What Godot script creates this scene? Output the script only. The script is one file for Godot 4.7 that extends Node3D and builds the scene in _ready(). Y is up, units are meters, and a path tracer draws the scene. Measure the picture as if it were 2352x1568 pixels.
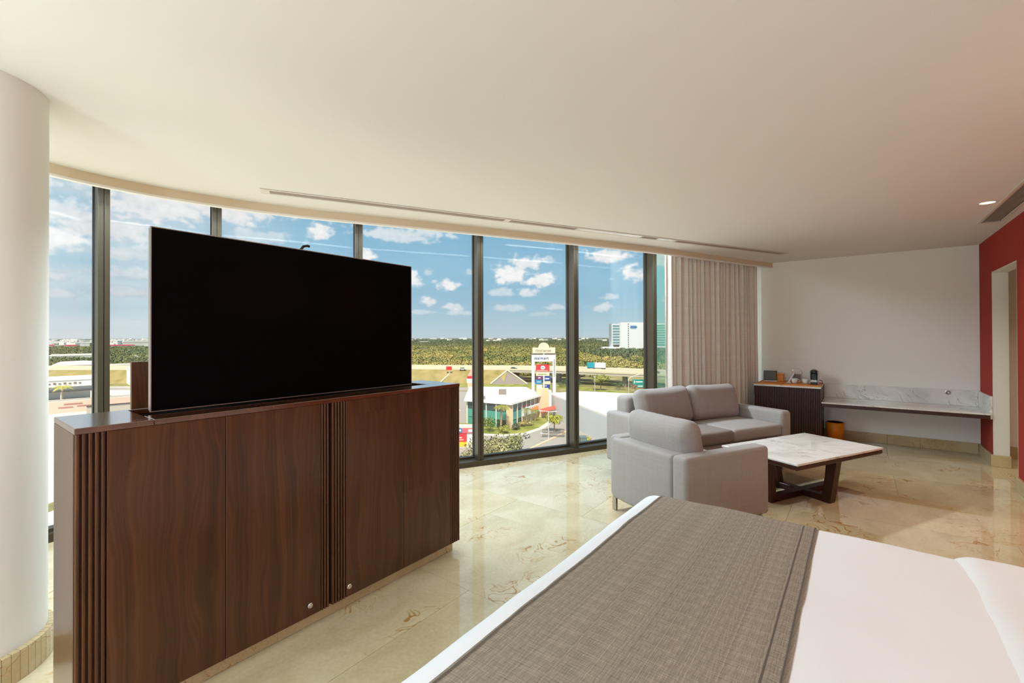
extends Node3D
# A hotel room high above a shopping district. Room frame: x runs along the television cabinet and the red wall,
# -z towards the curved window wall, y up. Metres. The camera stands at (0, 1.4, 0).

const EYE := Vector3(0, 1.4, 0)
const CEIL := 2.479          # underside of the ceiling
const TOP := 2.64            # top of the curtain pocket and of the glass
const RED_Z := 1.155         # face of the red wall
const EAST_X := 7.597        # face of the far white wall
const GROUND := -26.6        # street level
const YAW := 0.65044         # view direction, anticlockwise from +x

# light: the strengths of sky, sun and lamps
const EXPOSURE := 1.13
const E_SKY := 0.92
const E_SUN := 1.8
const E_FILL_GLOBE := 2.1
const E_FILL_STRIP := 3.0
const E_FILL_BED := 0.5
const E_FARSPOT := 1.15
const E_FILL_HALL := 1.5

var names := {}
var rng := RandomNumberGenerator.new()
var M := {}
var fac := PackedVector2Array()      # plan curve of the ceiling edge (x, z)
var facn := PackedVector2Array()     # outward normals

# ------------------------------------------------------------------ naming
func numbered(called: String) -> String:
	if not names.has(called):
		names[called] = 0
		return called
	names[called] += 1
	return "%s_%03d" % [called, names[called]]

func meta(o: Node, label := "", category := "", group := "", kind := "") -> void:
	if label: o.set_meta("label", label)
	if category: o.set_meta("category", category)
	if group: o.set_meta("group", group)
	if kind: o.set_meta("kind", kind)

func thing(called: String, label: String, category: String, at := Vector3.ZERO, turn := 0.0, group := "") -> Node3D:
	var o := Node3D.new()
	o.name = numbered(called)
	add_child(o)
	o.position = at
	o.rotation.y = turn
	meta(o, label, category, group)
	return o

func setting(called: String, label := "") -> Node3D:
	var o := Node3D.new()
	o.name = numbered(called)
	add_child(o)
	meta(o, label, "", "", "structure")
	return o

func part(called: String, mesh: Mesh, m: Material, parent: Node3D, at := Vector3.ZERO, label := "") -> MeshInstance3D:
	var o := MeshInstance3D.new()
	o.name = called
	o.mesh = mesh
	o.material_override = m
	parent.add_child(o, true)
	o.position = at
	if label: o.set_meta("label", label)
	return o

func solo(called: String, mesh: Mesh, m: Material, label: String, category: String, at := Vector3.ZERO, turn := 0.0, group := "") -> MeshInstance3D:
	var o := MeshInstance3D.new()
	o.name = numbered(called)
	o.mesh = mesh
	o.material_override = m
	add_child(o)
	o.position = at
	o.rotation.y = turn
	meta(o, label, category, group)
	return o

func struct(called: String, mesh: Mesh, m: Material, label := "") -> MeshInstance3D:
	var o := MeshInstance3D.new()
	o.name = numbered(called)
	o.mesh = mesh
	o.material_override = m
	add_child(o)
	meta(o, label, "", "", "structure")
	return o

func stuff(called: String, mm: MultiMesh, m: Material, label: String, category: String) -> MultiMeshInstance3D:
	var o := MultiMeshInstance3D.new()
	o.name = numbered(called)
	o.multimesh = mm
	o.material_override = m
	add_child(o)
	meta(o, label, category, "", "stuff")
	return o

# ------------------------------------------------------------------ mesh helpers
func st0() -> SurfaceTool:
	var st := SurfaceTool.new()
	st.begin(Mesh.PRIMITIVE_TRIANGLES)
	return st

func uvof(p: Vector3, n: Vector3) -> Vector2:
	var a := n.abs()
	if a.y >= a.x and a.y >= a.z: return Vector2(p.x, p.z)
	if a.x >= a.z: return Vector2(p.z, -p.y)
	return Vector2(p.x, -p.y)

func tri(st: SurfaceTool, a: Vector3, b: Vector3, c: Vector3, hint: Vector3) -> void:
	var n := (b - a).cross(c - a)
	if n.length_squared() < 1e-16: return
	n = n.normalized()
	if n.dot(hint) < 0.0:
		var t := b
		b = c
		c = t
		n = -n
	for p in [a, c, b]:
		st.set_normal(n)
		st.set_uv(uvof(p, n))
		st.add_vertex(p)

func quad(st: SurfaceTool, a: Vector3, b: Vector3, c: Vector3, d: Vector3, hint: Vector3) -> void:
	tri(st, a, b, c, hint)
	tri(st, a, c, d, hint)

func box(st: SurfaceTool, lo: Vector3, hi: Vector3, xf := Transform3D()) -> void:
	var v := []
	for i in 8:
		v.append(xf * Vector3(hi.x if i & 1 else lo.x, hi.y if i & 2 else lo.y, hi.z if i & 4 else lo.z))
	var b := xf.basis
	quad(st, v[0], v[1], v[3], v[2], -b.z)
	quad(st, v[4], v[5], v[7], v[6], b.z)
	quad(st, v[0], v[2], v[6], v[4], -b.x)
	quad(st, v[1], v[3], v[7], v[5], b.x)
	quad(st, v[0], v[1], v[5], v[4], -b.y)
	quad(st, v[2], v[3], v[7], v[6], b.y)

func boxm(lo: Vector3, hi: Vector3) -> ArrayMesh:
	var st := st0()
	box(st, lo, hi)
	return st.commit()

# box whose edges are cut at 45 degrees by c: the edges that catch light
func cham(st: SurfaceTool, lo: Vector3, hi: Vector3, c: float, xf := Transform3D()) -> void:
	var m := (lo + hi) * 0.5
	var h := (hi - lo) * 0.5
	c = minf(c, minf(h.x, minf(h.y, h.z)) * 0.49)
	var f := func(x: float, y: float, z: float) -> Vector3: return xf * (m + Vector3(x, y, z))
	var b := xf.basis
	var i := h - Vector3(c, c, c)
	for s: float in [-1.0, 1.0]:
		quad(st, f.call(s * h.x, -i.y, -i.z), f.call(s * h.x, i.y, -i.z), f.call(s * h.x, i.y, i.z), f.call(s * h.x, -i.y, i.z), b.x * s)
		quad(st, f.call(-i.x, s * h.y, -i.z), f.call(i.x, s * h.y, -i.z), f.call(i.x, s * h.y, i.z), f.call(-i.x, s * h.y, i.z), b.y * s)
		quad(st, f.call(-i.x, -i.y, s * h.z), f.call(i.x, -i.y, s * h.z), f.call(i.x, i.y, s * h.z), f.call(-i.x, i.y, s * h.z), b.z * s)
		for t: float in [-1.0, 1.0]:
			quad(st, f.call(s * h.x, t * i.y, -i.z), f.call(s * h.x, t * i.y, i.z), f.call(s * i.x, t * h.y, i.z), f.call(s * i.x, t * h.y, -i.z), b.x * s + b.y * t)
			quad(st, f.call(s * h.x, -i.y, t * i.z), f.call(s * h.x, i.y, t * i.z), f.call(s * i.x, i.y, t * h.z), f.call(s * i.x, -i.y, t * h.z), b.x * s + b.z * t)
			quad(st, f.call(-i.x, s * h.y, t * i.z), f.call(i.x, s * h.y, t * i.z), f.call(i.x, s * i.y, t * h.z), f.call(-i.x, s * i.y, t * h.z), b.y * s + b.z * t)
			for q: float in [-1.0, 1.0]:
				tri(st, f.call(s * h.x, t * i.y, q * i.z), f.call(s * i.x, t * h.y, q * i.z), f.call(s * i.x, t * i.y, q * h.z), b.x * s + b.y * t + b.z * q)

func chamm(lo: Vector3, hi: Vector3, c := 0.003) -> ArrayMesh:
	var st := st0()
	cham(st, lo, hi, c)
	return st.commit()

# upholstered block: rounded edges of radius r, mid extra divisions, fn bends every point
func soft(size: Vector3, r: float, mid := 1, fn = null, seg := 4) -> ArrayMesh:
	var st := st0()
	var h := size * 0.5
	r = minf(r, minf(h.x, minf(h.y, h.z)) * 0.98)
	var cuts := []
	for ax in 3:
		var a := []
		var i: float = h[ax] - r
		for k in range(seg, 0, -1): a.append(-i - r * tan(PI / 4 * k / seg))
		for k in mid + 1: a.append(lerpf(-i, i, float(k) / mid))
		for k in range(1, seg + 1): a.append(i + r * tan(PI / 4 * k / seg))
		cuts.append(a)
	for ax in 3:
		var u := (ax + 1) % 3
		var w := (ax + 2) % 3
		for s: float in [-1.0, 1.0]:
			for a in cuts[u].size() - 1:
				for b in cuts[w].size() - 1:
					var q := []
					for k in [[0, 0], [1, 0], [1, 1], [0, 1]]:
						var p := Vector3.ZERO
						p[ax] = s * h[ax]
						p[u] = cuts[u][a + k[0]]
						p[w] = cuts[w][b + k[1]]
						var inner := Vector3(clampf(p.x, r - h.x, h.x - r), clampf(p.y, r - h.y, h.y - r), clampf(p.z, r - h.z, h.z - r))
						p = inner + (p - inner).normalized() * r
						var uv := Vector2(p[u], p[w])
						if fn != null: p = fn.call(p)
						q.append([p, uv])
					var order: Array = [0, 2, 1, 0, 3, 2] if s > 0 else [0, 1, 2, 0, 2, 3]
					for k in order:
						st.set_uv(q[k][1])
						st.add_vertex(q[k][0])
	st.generate_normals()
	return st.commit()

func lathe(profile: Array, seg := 32, at := Vector3.ZERO) -> ArrayMesh:
	var st := st0()
	for i in seg:
		var a0 := TAU * i / seg
		var a1 := TAU * (i + 1) / seg
		for k in profile.size() - 1:
			var p: Vector2 = profile[k]
			var q: Vector2 = profile[k + 1]
			var v := [Vector3(p.x * cos(a0), p.y, p.x * sin(a0)), Vector3(p.x * cos(a1), p.y, p.x * sin(a1)), Vector3(q.x * cos(a1), q.y, q.x * sin(a1)), Vector3(q.x * cos(a0), q.y, q.x * sin(a0))]
			for t in [[0, 1, 2], [0, 2, 3]]:
				if (v[t[1]] - v[t[0]]).cross(v[t[2]] - v[t[0]]).length_squared() < 1e-18: continue
				for j in t:
					st.set_uv(Vector2(a0, v[j].y))
					st.add_vertex(at + v[j])
	st.generate_normals()
	return st.commit()

# lathe profile with sharp edges: each band its own smooth group
func turned(bands: Array, seg := 32) -> ArrayMesh:
	var st := st0()
	for b in bands: st.append_from(lathe(b, seg), 0, Transform3D())
	return st.commit()

func tube(st: SurfaceTool, path: Array, r: float, seg := 8) -> void:
	var prev := []
	for i in path.size():
		var d: Vector3 = (path[mini(i + 1, path.size() - 1)] - path[maxi(i - 1, 0)]).normalized()
		var s := d.cross(Vector3.UP if absf(d.y) < 0.95 else Vector3.RIGHT).normalized()
		var t := s.cross(d).normalized()
		var ring := []
		for k in seg: ring.append([path[i] + (s * cos(TAU * k / seg) + t * sin(TAU * k / seg)) * r, s * cos(TAU * k / seg) + t * sin(TAU * k / seg)])
		if prev:
			for k in seg:
				var j := (k + 1) % seg
				for q in [prev[k], prev[j], ring[j], prev[k], ring[j], ring[k]]:
					st.set_normal(q[1])
					st.set_uv(Vector2(k, i))
					st.add_vertex(q[0])
		prev = ring
	for e in [0, path.size() - 1]:
		var d: Vector3 = (path[1] - path[0]) * -1.0 if e == 0 else path[-1] - path[-2]
		var s := d.normalized().cross(Vector3.UP if absf(d.normalized().y) < 0.95 else Vector3.RIGHT).normalized()
		var t := s.cross(d.normalized())
		for k in seg: tri(st, path[e], path[e] + (s * cos(TAU * k / seg) + t * sin(TAU * k / seg)) * r, path[e] + (s * cos(TAU * (k + 1) / seg) + t * sin(TAU * (k + 1) / seg)) * r, d)

func tubem(path: Array, r: float, seg := 8) -> ArrayMesh:
	var st := st0()
	tube(st, path, r, seg)
	return st.commit()

# flat plate of a plan outline (x, z) between two heights
func slab(st: SurfaceTool, poly: PackedVector2Array, y0: float, y1: float) -> void:
	var idx := Geometry2D.triangulate_polygon(poly)
	for i in range(0, idx.size(), 3):
		var p := [poly[idx[i]], poly[idx[i + 1]], poly[idx[i + 2]]]
		tri(st, Vector3(p[0].x, y1, p[0].y), Vector3(p[1].x, y1, p[1].y), Vector3(p[2].x, y1, p[2].y), Vector3.UP)
		tri(st, Vector3(p[0].x, y0, p[0].y), Vector3(p[1].x, y0, p[1].y), Vector3(p[2].x, y0, p[2].y), Vector3.DOWN)
	var area := 0.0
	for i in poly.size():
		var j := (i + 1) % poly.size()
		area += poly[i].cross(poly[j])
	for i in poly.size():
		var a := poly[i]
		var b := poly[(i + 1) % poly.size()]
		var n := Vector2(b.y - a.y, a.x - b.x) * signf(area)
		quad(st, Vector3(a.x, y0, a.y), Vector3(b.x, y0, b.y), Vector3(b.x, y1, b.y), Vector3(a.x, y1, a.y), Vector3(n.x, 0, n.y))

# upright plate of an outline (x, y), from z0 to z1
func plate(st: SurfaceTool, poly: PackedVector2Array, z0: float, z1: float, xf := Transform3D()) -> void:
	var idx := Geometry2D.triangulate_polygon(poly)
	var b := xf.basis
	for i in range(0, idx.size(), 3):
		var p := [poly[idx[i]], poly[idx[i + 1]], poly[idx[i + 2]]]
		tri(st, xf * Vector3(p[0].x, p[0].y, z1), xf * Vector3(p[1].x, p[1].y, z1), xf * Vector3(p[2].x, p[2].y, z1), b.z)
		tri(st, xf * Vector3(p[0].x, p[0].y, z0), xf * Vector3(p[1].x, p[1].y, z0), xf * Vector3(p[2].x, p[2].y, z0), -b.z)
	var area := 0.0
	for i in poly.size(): area += poly[i].cross(poly[(i + 1) % poly.size()])
	for i in poly.size():
		var a := poly[i]
		var c := poly[(i + 1) % poly.size()]
		var n := Vector2(c.y - a.y, a.x - c.x) * signf(area)
		quad(st, xf * Vector3(a.x, a.y, z0), xf * Vector3(c.x, c.y, z0), xf * Vector3(c.x, c.y, z1), xf * Vector3(a.x, a.y, z1), b * Vector3(n.x, n.y, 0))

# solid strip that follows the window curve between two offsets and two heights; from..to are sample numbers
func strip(st: SurfaceTool, o0: float, o1: float, y0: float, y1: float, from := 0, to := -1) -> void:
	if to < 0: to = fac.size() - 1
	for i in range(from, to):
		var a0 := fp(i, o0)
		var a1 := fp(i + 1, o0)
		var b0 := fp(i, o1)
		var b1 := fp(i + 1, o1)
		var n := Vector3(facn[i].x, 0, facn[i].y)
		quad(st, v3(a0, y0), v3(a1, y0), v3(a1, y1), v3(a0, y1), -n)
		quad(st, v3(b0, y0), v3(b1, y0), v3(b1, y1), v3(b0, y1), n)
		quad(st, v3(a0, y0), v3(a1, y0), v3(b1, y0), v3(b0, y0), Vector3.DOWN)
		quad(st, v3(a0, y1), v3(a1, y1), v3(b1, y1), v3(b0, y1), Vector3.UP)

func v3(p: Vector2, y: float) -> Vector3: return Vector3(p.x, y, p.y)
func fp(i: int, off: float) -> Vector2: return fac[i] + facn[i] * off

func curve_setup() -> void:
	var c := [Vector2(7.9, -0.86), Vector2(7.597, -0.985), Vector2(7.0, -1.25), Vector2(6.4, -1.495), Vector2(5.8, -1.735), Vector2(5.2, -2.0), Vector2(4.6, -2.29), Vector2(4.0, -2.59), Vector2(3.4, -2.9), Vector2(2.8, -3.215),
		Vector2(2.3, -3.49), Vector2(1.9, -3.695), Vector2(1.5, -3.845), Vector2(1.1, -3.945), Vector2(0.8, -3.972), Vector2(0.5, -3.945), Vector2(0.1, -3.82), Vector2(-0.4, -3.53), Vector2(-0.9, -3.12),
		Vector2(-1.35, -2.6), Vector2(-1.75, -1.95), Vector2(-2.05, -1.2), Vector2(-2.25, -0.4), Vector2(-2.35, 0.4), Vector2(-2.38, 1.155), Vector2(-2.38, 1.8)]
	c.reverse()
	for i in range(1, c.size() - 2):
		for k in 5:
			var t := k / 5.0
			fac.append(c[i].cubic_interpolate(c[i + 1], c[i - 1], c[i + 2], t))
	fac.append(c[-2])
	for i in fac.size():
		var d := fac[mini(i + 1, fac.size() - 1)] - fac[maxi(i - 1, 0)]
		facn.append(Vector2(d.y, -d.x).normalized())     # the curve runs from the west end to the east end; outside lies on its left

func nearest(p: Vector2, off: float) -> int:
	var best := 0
	for i in fac.size():
		if fp(i, off).distance_squared_to(p) < fp(best, off).distance_squared_to(p): best = i
	return best

# position outside: r metres to the right and d metres ahead of the hotel room's view axis, at height y above the street
func out(r: float, d: float, y := 0.0) -> Vector3:
	return Vector3(cos(YAW) * d + sin(YAW) * r, GROUND + y, -sin(YAW) * d + cos(YAW) * r)

# ------------------------------------------------------------------ materials
func mat(c: Color, rough := 0.6, metal := 0.0, spec := 0.5) -> StandardMaterial3D:
	var m := StandardMaterial3D.new()
	m.albedo_color = c
	m.roughness = rough
	m.metallic = metal
	m.metallic_specular = spec
	return m

func c8(r: int, g: int, b: int) -> Color: return Color(r / 255.0, g / 255.0, b / 255.0)

func fnl(freq: float, oct := 4, seed_ := 1, type := FastNoiseLite.TYPE_SIMPLEX_SMOOTH) -> FastNoiseLite:
	var n := FastNoiseLite.new()
	n.noise_type = type
	n.seed = seed_
	n.frequency = freq
	n.fractal_type = FastNoiseLite.FRACTAL_FBM if oct > 1 else FastNoiseLite.FRACTAL_NONE
	n.fractal_octaves = oct
	return n

func tex(w: int, h: int, bytes: PackedByteArray) -> ImageTexture:
	var im := Image.create_from_data(w, h, false, Image.FORMAT_RGB8, bytes)
	return ImageTexture.create_from_image(im)

func put(b: PackedByteArray, i: int, c: Color) -> void:
	b[i * 3] = clampi(int(c.r * 255.0), 0, 255)
	b[i * 3 + 1] = clampi(int(c.g * 255.0), 0, 255)
	b[i * 3 + 2] = clampi(int(c.b * 255.0), 0, 255)

func wood_tex(seed_: int, dark: Color, mid: Color, light: Color) -> ImageTexture:
	var w := 512
	var h := 768
	var b := PackedByteArray()
	b.resize(w * h * 3)
	var warp := fnl(0.0035, 3, seed_)
	var fine := fnl(0.11, 3, seed_ + 1)
	var broad := fnl(0.012, 3, seed_ + 2)
	var pore := fnl(0.5, 1, seed_ + 3)
	for y in h:
		for x in w:
			var wx := warp.get_noise_2d(x * 1.6, y * 0.7) * 26.0
			var t := 0.5 + 0.42 * broad.get_noise_2d((x + wx) * 1.3, y * 0.05) + 0.42 * fine.get_noise_2d(x + wx, y * 0.012)
			t += 0.10 * sin((x + wx * 2.2) * 0.16)  * (0.5 + broad.get_noise_2d(x * 0.8, y * 0.1 + 300.0))
			t -= 0.25 * maxf(0.0, pore.get_noise_2d(x, y * 0.03) - 0.25)
			t = clampf(t, 0.0, 1.0)
			put(b, y * w + x, dark.lerp(mid, t * 2.0) if t < 0.5 else mid.lerp(light, t * 2.0 - 1.0))
	return tex(w, h, b)

func floor_tex() -> ImageTexture:
	var s := 1024
	var b := PackedByteArray()
	b.resize(s * s * 3)
	var cloud := fnl(0.004, 4, 11)
	var warp := fnl(0.006, 3, 12)
	var vein := fnl(0.0055, 4, 13)
	var vein2 := fnl(0.016, 3, 14)
	var mask := fnl(0.0026, 2, 15)
	var grain := fnl(0.09, 3, 16)
	var a := c8(212, 199, 168)
	var d := c8(196, 180, 145)
	var rust := c8(158, 108, 40)
	var pale := c8(222, 210, 182)
	for y in s:
		for x in s:
			var wx := x + 55.0 * warp.get_noise_2d(x, y)
			var wy := y + 55.0 * warp.get_noise_2d(x + 900.0, y + 400.0)
			var c := a.lerp(d, clampf(0.5 + 0.9 * cloud.get_noise_2d(wx * 0.7, wy * 1.5), 0, 1))
			var v := absf(vein.get_noise_2d(wx, wy * 1.3))
			var k := smoothstep(0.05, 0.38, mask.get_noise_2d(x * 0.9, y * 1.4))
			c = c.lerp(rust, smoothstep(0.035, 0.0, v) * k * 0.85)
			c = c.lerp(rust, smoothstep(0.03, 0.0, absf(vein2.get_noise_2d(wx, wy))) * k * k * 0.45)
			c = c.lerp(pale, smoothstep(0.02, 0.0, absf(vein2.get_noise_2d(wx * 0.6 + 500.0, wy * 0.5))) * 0.35)
			put(b, y * s + x, c * (1.0 + 0.035 * grain.get_noise_2d(x, y)))
	return tex(s, s, b)

func marble_tex() -> ImageTexture:
	var s := 768
	var b := PackedByteArray()
	b.resize(s * s * 3)
	var warp := fnl(0.005, 4, 31)
	var vein := fnl(0.004, 4, 32)
	var mask := fnl(0.003, 2, 33)
	var cloud := fnl(0.005, 3, 34)
	for y in s:
		for x in s:
			var w := 70.0 * warp.get_noise_2d(x, y)
			var p := (x * 0.62 - y * 0.78) * 1.7 + w
			var q := (x * 0.78 + y * 0.62) * 0.42 + w * 0.6
			var v := absf(vein.get_noise_2d(p, q))
			var k := smoothstep(-0.25, 0.35, mask.get_noise_2d(x, y))
			var c := c8(236, 233, 226).lerp(c8(214, 211, 205), clampf(0.3 + cloud.get_noise_2d(p * 0.5, q), 0, 1))
			c = c.lerp(c8(120, 115, 112), smoothstep(0.06, 0.0, v) * k * 0.45)
			c = c.lerp(c8(150, 140, 128), smoothstep(0.025, 0.0, absf(vein.get_noise_2d(p * 1.8 + 300.0, q * 1.6))) * k * 0.5)
			put(b, y * s + x, c)
	return tex(s, s, b)

# woven cloth: threads of uneven brightness in both directions
func weave_tex(s: int, base: Color, along: float, across: float, fine: float, seed_: int) -> ImageTexture:
	var b := PackedByteArray()
	b.resize(s * s * 3)
	var n := fnl(0.02, 2, seed_)
	var n2 := fnl(0.012, 2, seed_ + 5)
	var r := RandomNumberGenerator.new()
	r.seed = seed_
	var rows := []
	var cols := []
	for i in s:
		rows.append(r.randf_range(-1, 1))
		cols.append(r.randf_range(-1, 1))
	for y in s:
		for x in s:
			var t: float = along * (rows[y] * 0.55 + n.get_noise_2d(x * 0.9, y * 31.0)) + across * (cols[x] * 0.55 + n2.get_noise_2d(x * 37.0, y * 0.8))
			t += fine * (0.5 if (x + y) % 2 == 0 else -0.5)
			put(b, y * s + x, base * (1.0 + t))
	return tex(s, s, b)

func plaster(c: Color) -> StandardMaterial3D:
	var m := mat(c, 0.9, 0.0, 0.25)
	return m

# rough ground: patches of two tones, seen from far above
func turf(p: Color, q: Color, seed_: int) -> StandardMaterial3D:
	var s := 256
	var b := PackedByteArray()
	b.resize(s * s * 3)
	var n := fnl(0.02, 4, seed_)
	var im := n.get_seamless_image(s, s)
	for y in s:
		for x in s: put(b, y * s + x, p.lerp(q, clampf((im.get_pixel(x, y).r - 0.25) * 1.8, 0, 1)))
	var m := mat(Color.WHITE, 0.95, 0.0, 0.2)
	m.albedo_texture = tex(s, s, b)
	m.uv1_triplanar = true
	m.uv1_world_triplanar = true
	m.uv1_scale = Vector3.ONE * 0.022
	return m

func leafmat(c: Color) -> StandardMaterial3D:
	var m := mat(c, 0.8, 0.0, 0.2)
	m.vertex_color_use_as_albedo = true
	return m

func glow(c: Color, e: float) -> StandardMaterial3D:
	var m := mat(c, 0.5)
	m.emission_enabled = true
	m.emission = c
	m.emission_energy_multiplier = e
	return m

func materials() -> void:
	var wt := wood_tex(5, c8(62, 35, 17), c8(81, 47, 24), c8(98, 60, 32))
	for k in 4:
		var m := mat(c8(255, 255, 255), 0.32, 0.0, 0.45)
		m.albedo_texture = wt
		m.uv1_scale = Vector3(1.35, 0.62, 1)
		m.uv1_offset = Vector3(0.27 * k, 0.31 * k, 0)
		M["wood%d" % k] = m
	M.wood_gloss = mat(c8(255, 255, 255), 0.15, 0.0, 0.9)
	M.wood_gloss.clearcoat_enabled = true
	M.wood_gloss.clearcoat = 1.0
	M.wood_gloss.clearcoat_roughness = 0.12
	M.wood_gloss.albedo_texture = wt
	M.wood_gloss.uv1_scale = Vector3(0.5, 1.4, 1)
	M.wood_end = mat(c8(255, 255, 255), 0.22, 0.0, 0.6)
	M.wood_end.albedo_texture = wt
	M.wood_end.uv1_scale = Vector3(1.35, 0.62, 1)
	M.wood_dark = mat(c8(190, 170, 165), 0.4)
	M.wood_dark.albedo_texture = wt
	M.wood_dark.uv1_scale = Vector3(1.5, 0.7, 1)
	M.hollow = mat(c8(16, 12, 10), 0.9)
	var ft := floor_tex()
	for k in 3:
		var tone: Color = [c8(255, 253, 250), c8(248, 245, 238), c8(255, 250, 240)][k]
		var m := mat(tone, 0.045, 0.0, 0.95)
		m.albedo_texture = ft
		m.uv1_scale = Vector3(0.42, 0.42, 1)
		M["floor%d" % k] = m
	M.grout = mat(c8(150, 135, 105), 0.8)
	M.skirt = mat(c8(238, 228, 208), 0.2)
	M.skirt.albedo_texture = ft
	M.skirt.uv1_scale = Vector3(0.7, 0.7, 1)
	var mt := marble_tex()
	M.marble = mat(c8(255, 255, 255), 0.06, 0.0, 0.55)
	M.marble.albedo_texture = mt
	M.marble.uv1_scale = Vector3(0.9, 0.9, 1)
	M.ceiling = plaster(c8(230, 227, 219))
	M.pelmet = plaster(c8(222, 205, 176))
	M.white = plaster(c8(240, 237, 229))
	M.column = plaster(c8(230, 227, 218))
	M.red = plaster(c8(172, 66, 58))
	M.jamb = mat(c8(222, 220, 208), 0.45)
	M.bronze = mat(c8(76, 68, 53), 0.42, 0.3)
	M.gasket = mat(c8(22, 21, 20), 0.6)
	M.glass = mat(Color(0.93, 0.98, 0.97, 0.02), 0.0)
	M.glass.transparency = BaseMaterial3D.TRANSPARENCY_ALPHA
	M.glass.metallic_specular = 0.35
	M.glass_green = M.glass.duplicate()
	M.glass_green.albedo_color = Color(0.62, 0.9, 0.84, 0.3)
	M.sofa = mat(c8(255, 255, 255), 0.95, 0.0, 0.2)
	M.sofa.albedo_texture = weave_tex(256, c8(158, 151, 145), 0.035, 0.03, 0.06, 41)
	M.sofa.uv1_scale = Vector3(2.2, 2.2, 1)
	M.sofa.rim_enabled = true
	M.sofa.rim = 0.25
	M.sofa.rim_tint = 0.6
	M.curtain = mat(c8(255, 255, 255), 0.95, 0.0, 0.2)
	M.curtain.albedo_texture = weave_tex(256, c8(240, 235, 224), 0.04, 0.05, 0.03, 47)
	M.curtain.uv1_scale = Vector3(2.5, 2.5, 1)
	M.curtain.backlight_enabled = true
	M.curtain.backlight = Color(0.4, 0.39, 0.37)
	M.runner = mat(c8(255, 255, 255), 0.95, 0.0, 0.2)
	M.runner.albedo_texture = weave_tex(512, c8(146, 136, 122), 0.17, 0.13, 0.08, 53)
	M.runner.uv1_scale = Vector3(2.6, 2.6, 1)
	M.runner_hem = mat(c8(92, 84, 74), 0.95)
	M.sofa_dark = M.sofa.duplicate()
	M.sofa_dark.albedo_color = c8(214, 206, 202)
	M.sofa_light = M.sofa.duplicate()
	M.sofa_light.albedo_color = c8(255, 255, 255)
	M.linen = mat(c8(235, 238, 241), 0.85, 0.0, 0.3)
	M.steel = mat(c8(190, 186, 178), 0.28, 1.0)
	M.chrome = mat(c8(225, 225, 225), 0.08, 1.0)
	M.silver = mat(c8(178, 174, 168), 0.35, 0.8)
	M.black = mat(c8(16, 16, 17), 0.3)
	M.screen = mat(c8(8, 7, 8), 0.16, 0.0, 0.16)
	M.orange = mat(c8(244, 146, 12), 0.4)
	M.tan_leather = mat(c8(228, 142, 44), 0.45)
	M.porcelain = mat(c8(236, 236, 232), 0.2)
	M.cup_glass = mat(Color(0.95, 0.95, 0.95, 0.14), 0.05)
	M.cup_glass.transparency = BaseMaterial3D.TRANSPARENCY_ALPHA
	M.brown = mat(c8(92, 58, 48), 0.6)
	M.vent = mat(c8(214, 205, 190), 0.5)
	M.vent_dark = mat(c8(52, 46, 40), 0.8)
	M.blade = mat(c8(176, 162, 146), 0.45)
	# outside
	M.asphalt = mat(c8(150, 147, 142), 0.9)
	M.paving = mat(c8(204, 199, 190), 0.9)
	M.bounce_pave = mat(c8(238, 236, 230), 0.9)
	M.earth = turf(c8(150, 142, 100), c8(112, 112, 66), 211)
	M.lawn = turf(c8(150, 152, 84), c8(112, 122, 56), 212)
	M.lawn_dry = turf(c8(158, 144, 100), c8(124, 118, 66), 213)
	M.concrete = mat(c8(180, 175, 165), 0.85)
	M.concrete_dark = mat(c8(128, 122, 114), 0.9)
	M.roofwhite = mat(c8(236, 234, 230), 0.8)
	M.wallwhite = mat(c8(236, 236, 234), 0.8)
	M.wallcool = mat(c8(206, 212, 217), 0.8)
	M.tanwall = mat(c8(208, 186, 152), 0.85)
	M.pane_teal = mat(c8(66, 150, 138), 0.12, 0.0, 0.7)
	M.pane_dark = mat(c8(44, 66, 68), 0.1, 0.0, 0.7)
	M.pane_blue = mat(c8(96, 138, 150), 0.15, 0.0, 0.6)
	M.signwhite = mat(c8(226, 226, 223), 0.6)
	M.signcream = mat(c8(204, 197, 174), 0.6)
	M.signred = mat(c8(214, 34, 48), 0.5)
	M.signblue = mat(c8(22, 60, 140), 0.5)
	M.signteal = mat(c8(20, 120, 170), 0.5)
	M.signpurple = mat(c8(96, 30, 92), 0.5)
	M.signgreen = mat(c8(0, 132, 118), 0.5)
	M.signyellow = mat(c8(246, 188, 30), 0.5)
	M.tan_letter = mat(c8(132, 116, 102), 0.7)
	M.sign_letter = mat(c8(104, 96, 78), 0.6)
	M.navy = mat(c8(16, 62, 110), 0.6)
	M.darkgrey = mat(c8(72, 70, 70), 0.8)
	M.teal = mat(c8(24, 150, 168), 0.5)
	M.pinkroof = mat(c8(206, 70, 92), 0.8)
	M.tire = mat(c8(26, 26, 26), 0.8)
	M.trunk = mat(c8(160, 134, 100), 0.9)
	M.leaf = leafmat(Color.WHITE)
	M.galv = mat(c8(206, 206, 200), 0.5, 0.2)

# ------------------------------------------------------------------ sky: blue air, haze low down, fair-weather clouds
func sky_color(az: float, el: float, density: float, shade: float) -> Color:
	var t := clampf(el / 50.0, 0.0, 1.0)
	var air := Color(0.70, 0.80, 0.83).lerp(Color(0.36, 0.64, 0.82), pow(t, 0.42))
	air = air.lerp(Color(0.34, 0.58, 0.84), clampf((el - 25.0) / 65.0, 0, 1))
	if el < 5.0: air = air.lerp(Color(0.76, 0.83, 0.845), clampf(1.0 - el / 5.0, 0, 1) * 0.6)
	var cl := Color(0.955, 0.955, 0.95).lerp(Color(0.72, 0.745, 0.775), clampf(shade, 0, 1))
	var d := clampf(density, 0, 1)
	return air.lerp(cl, d)

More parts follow.
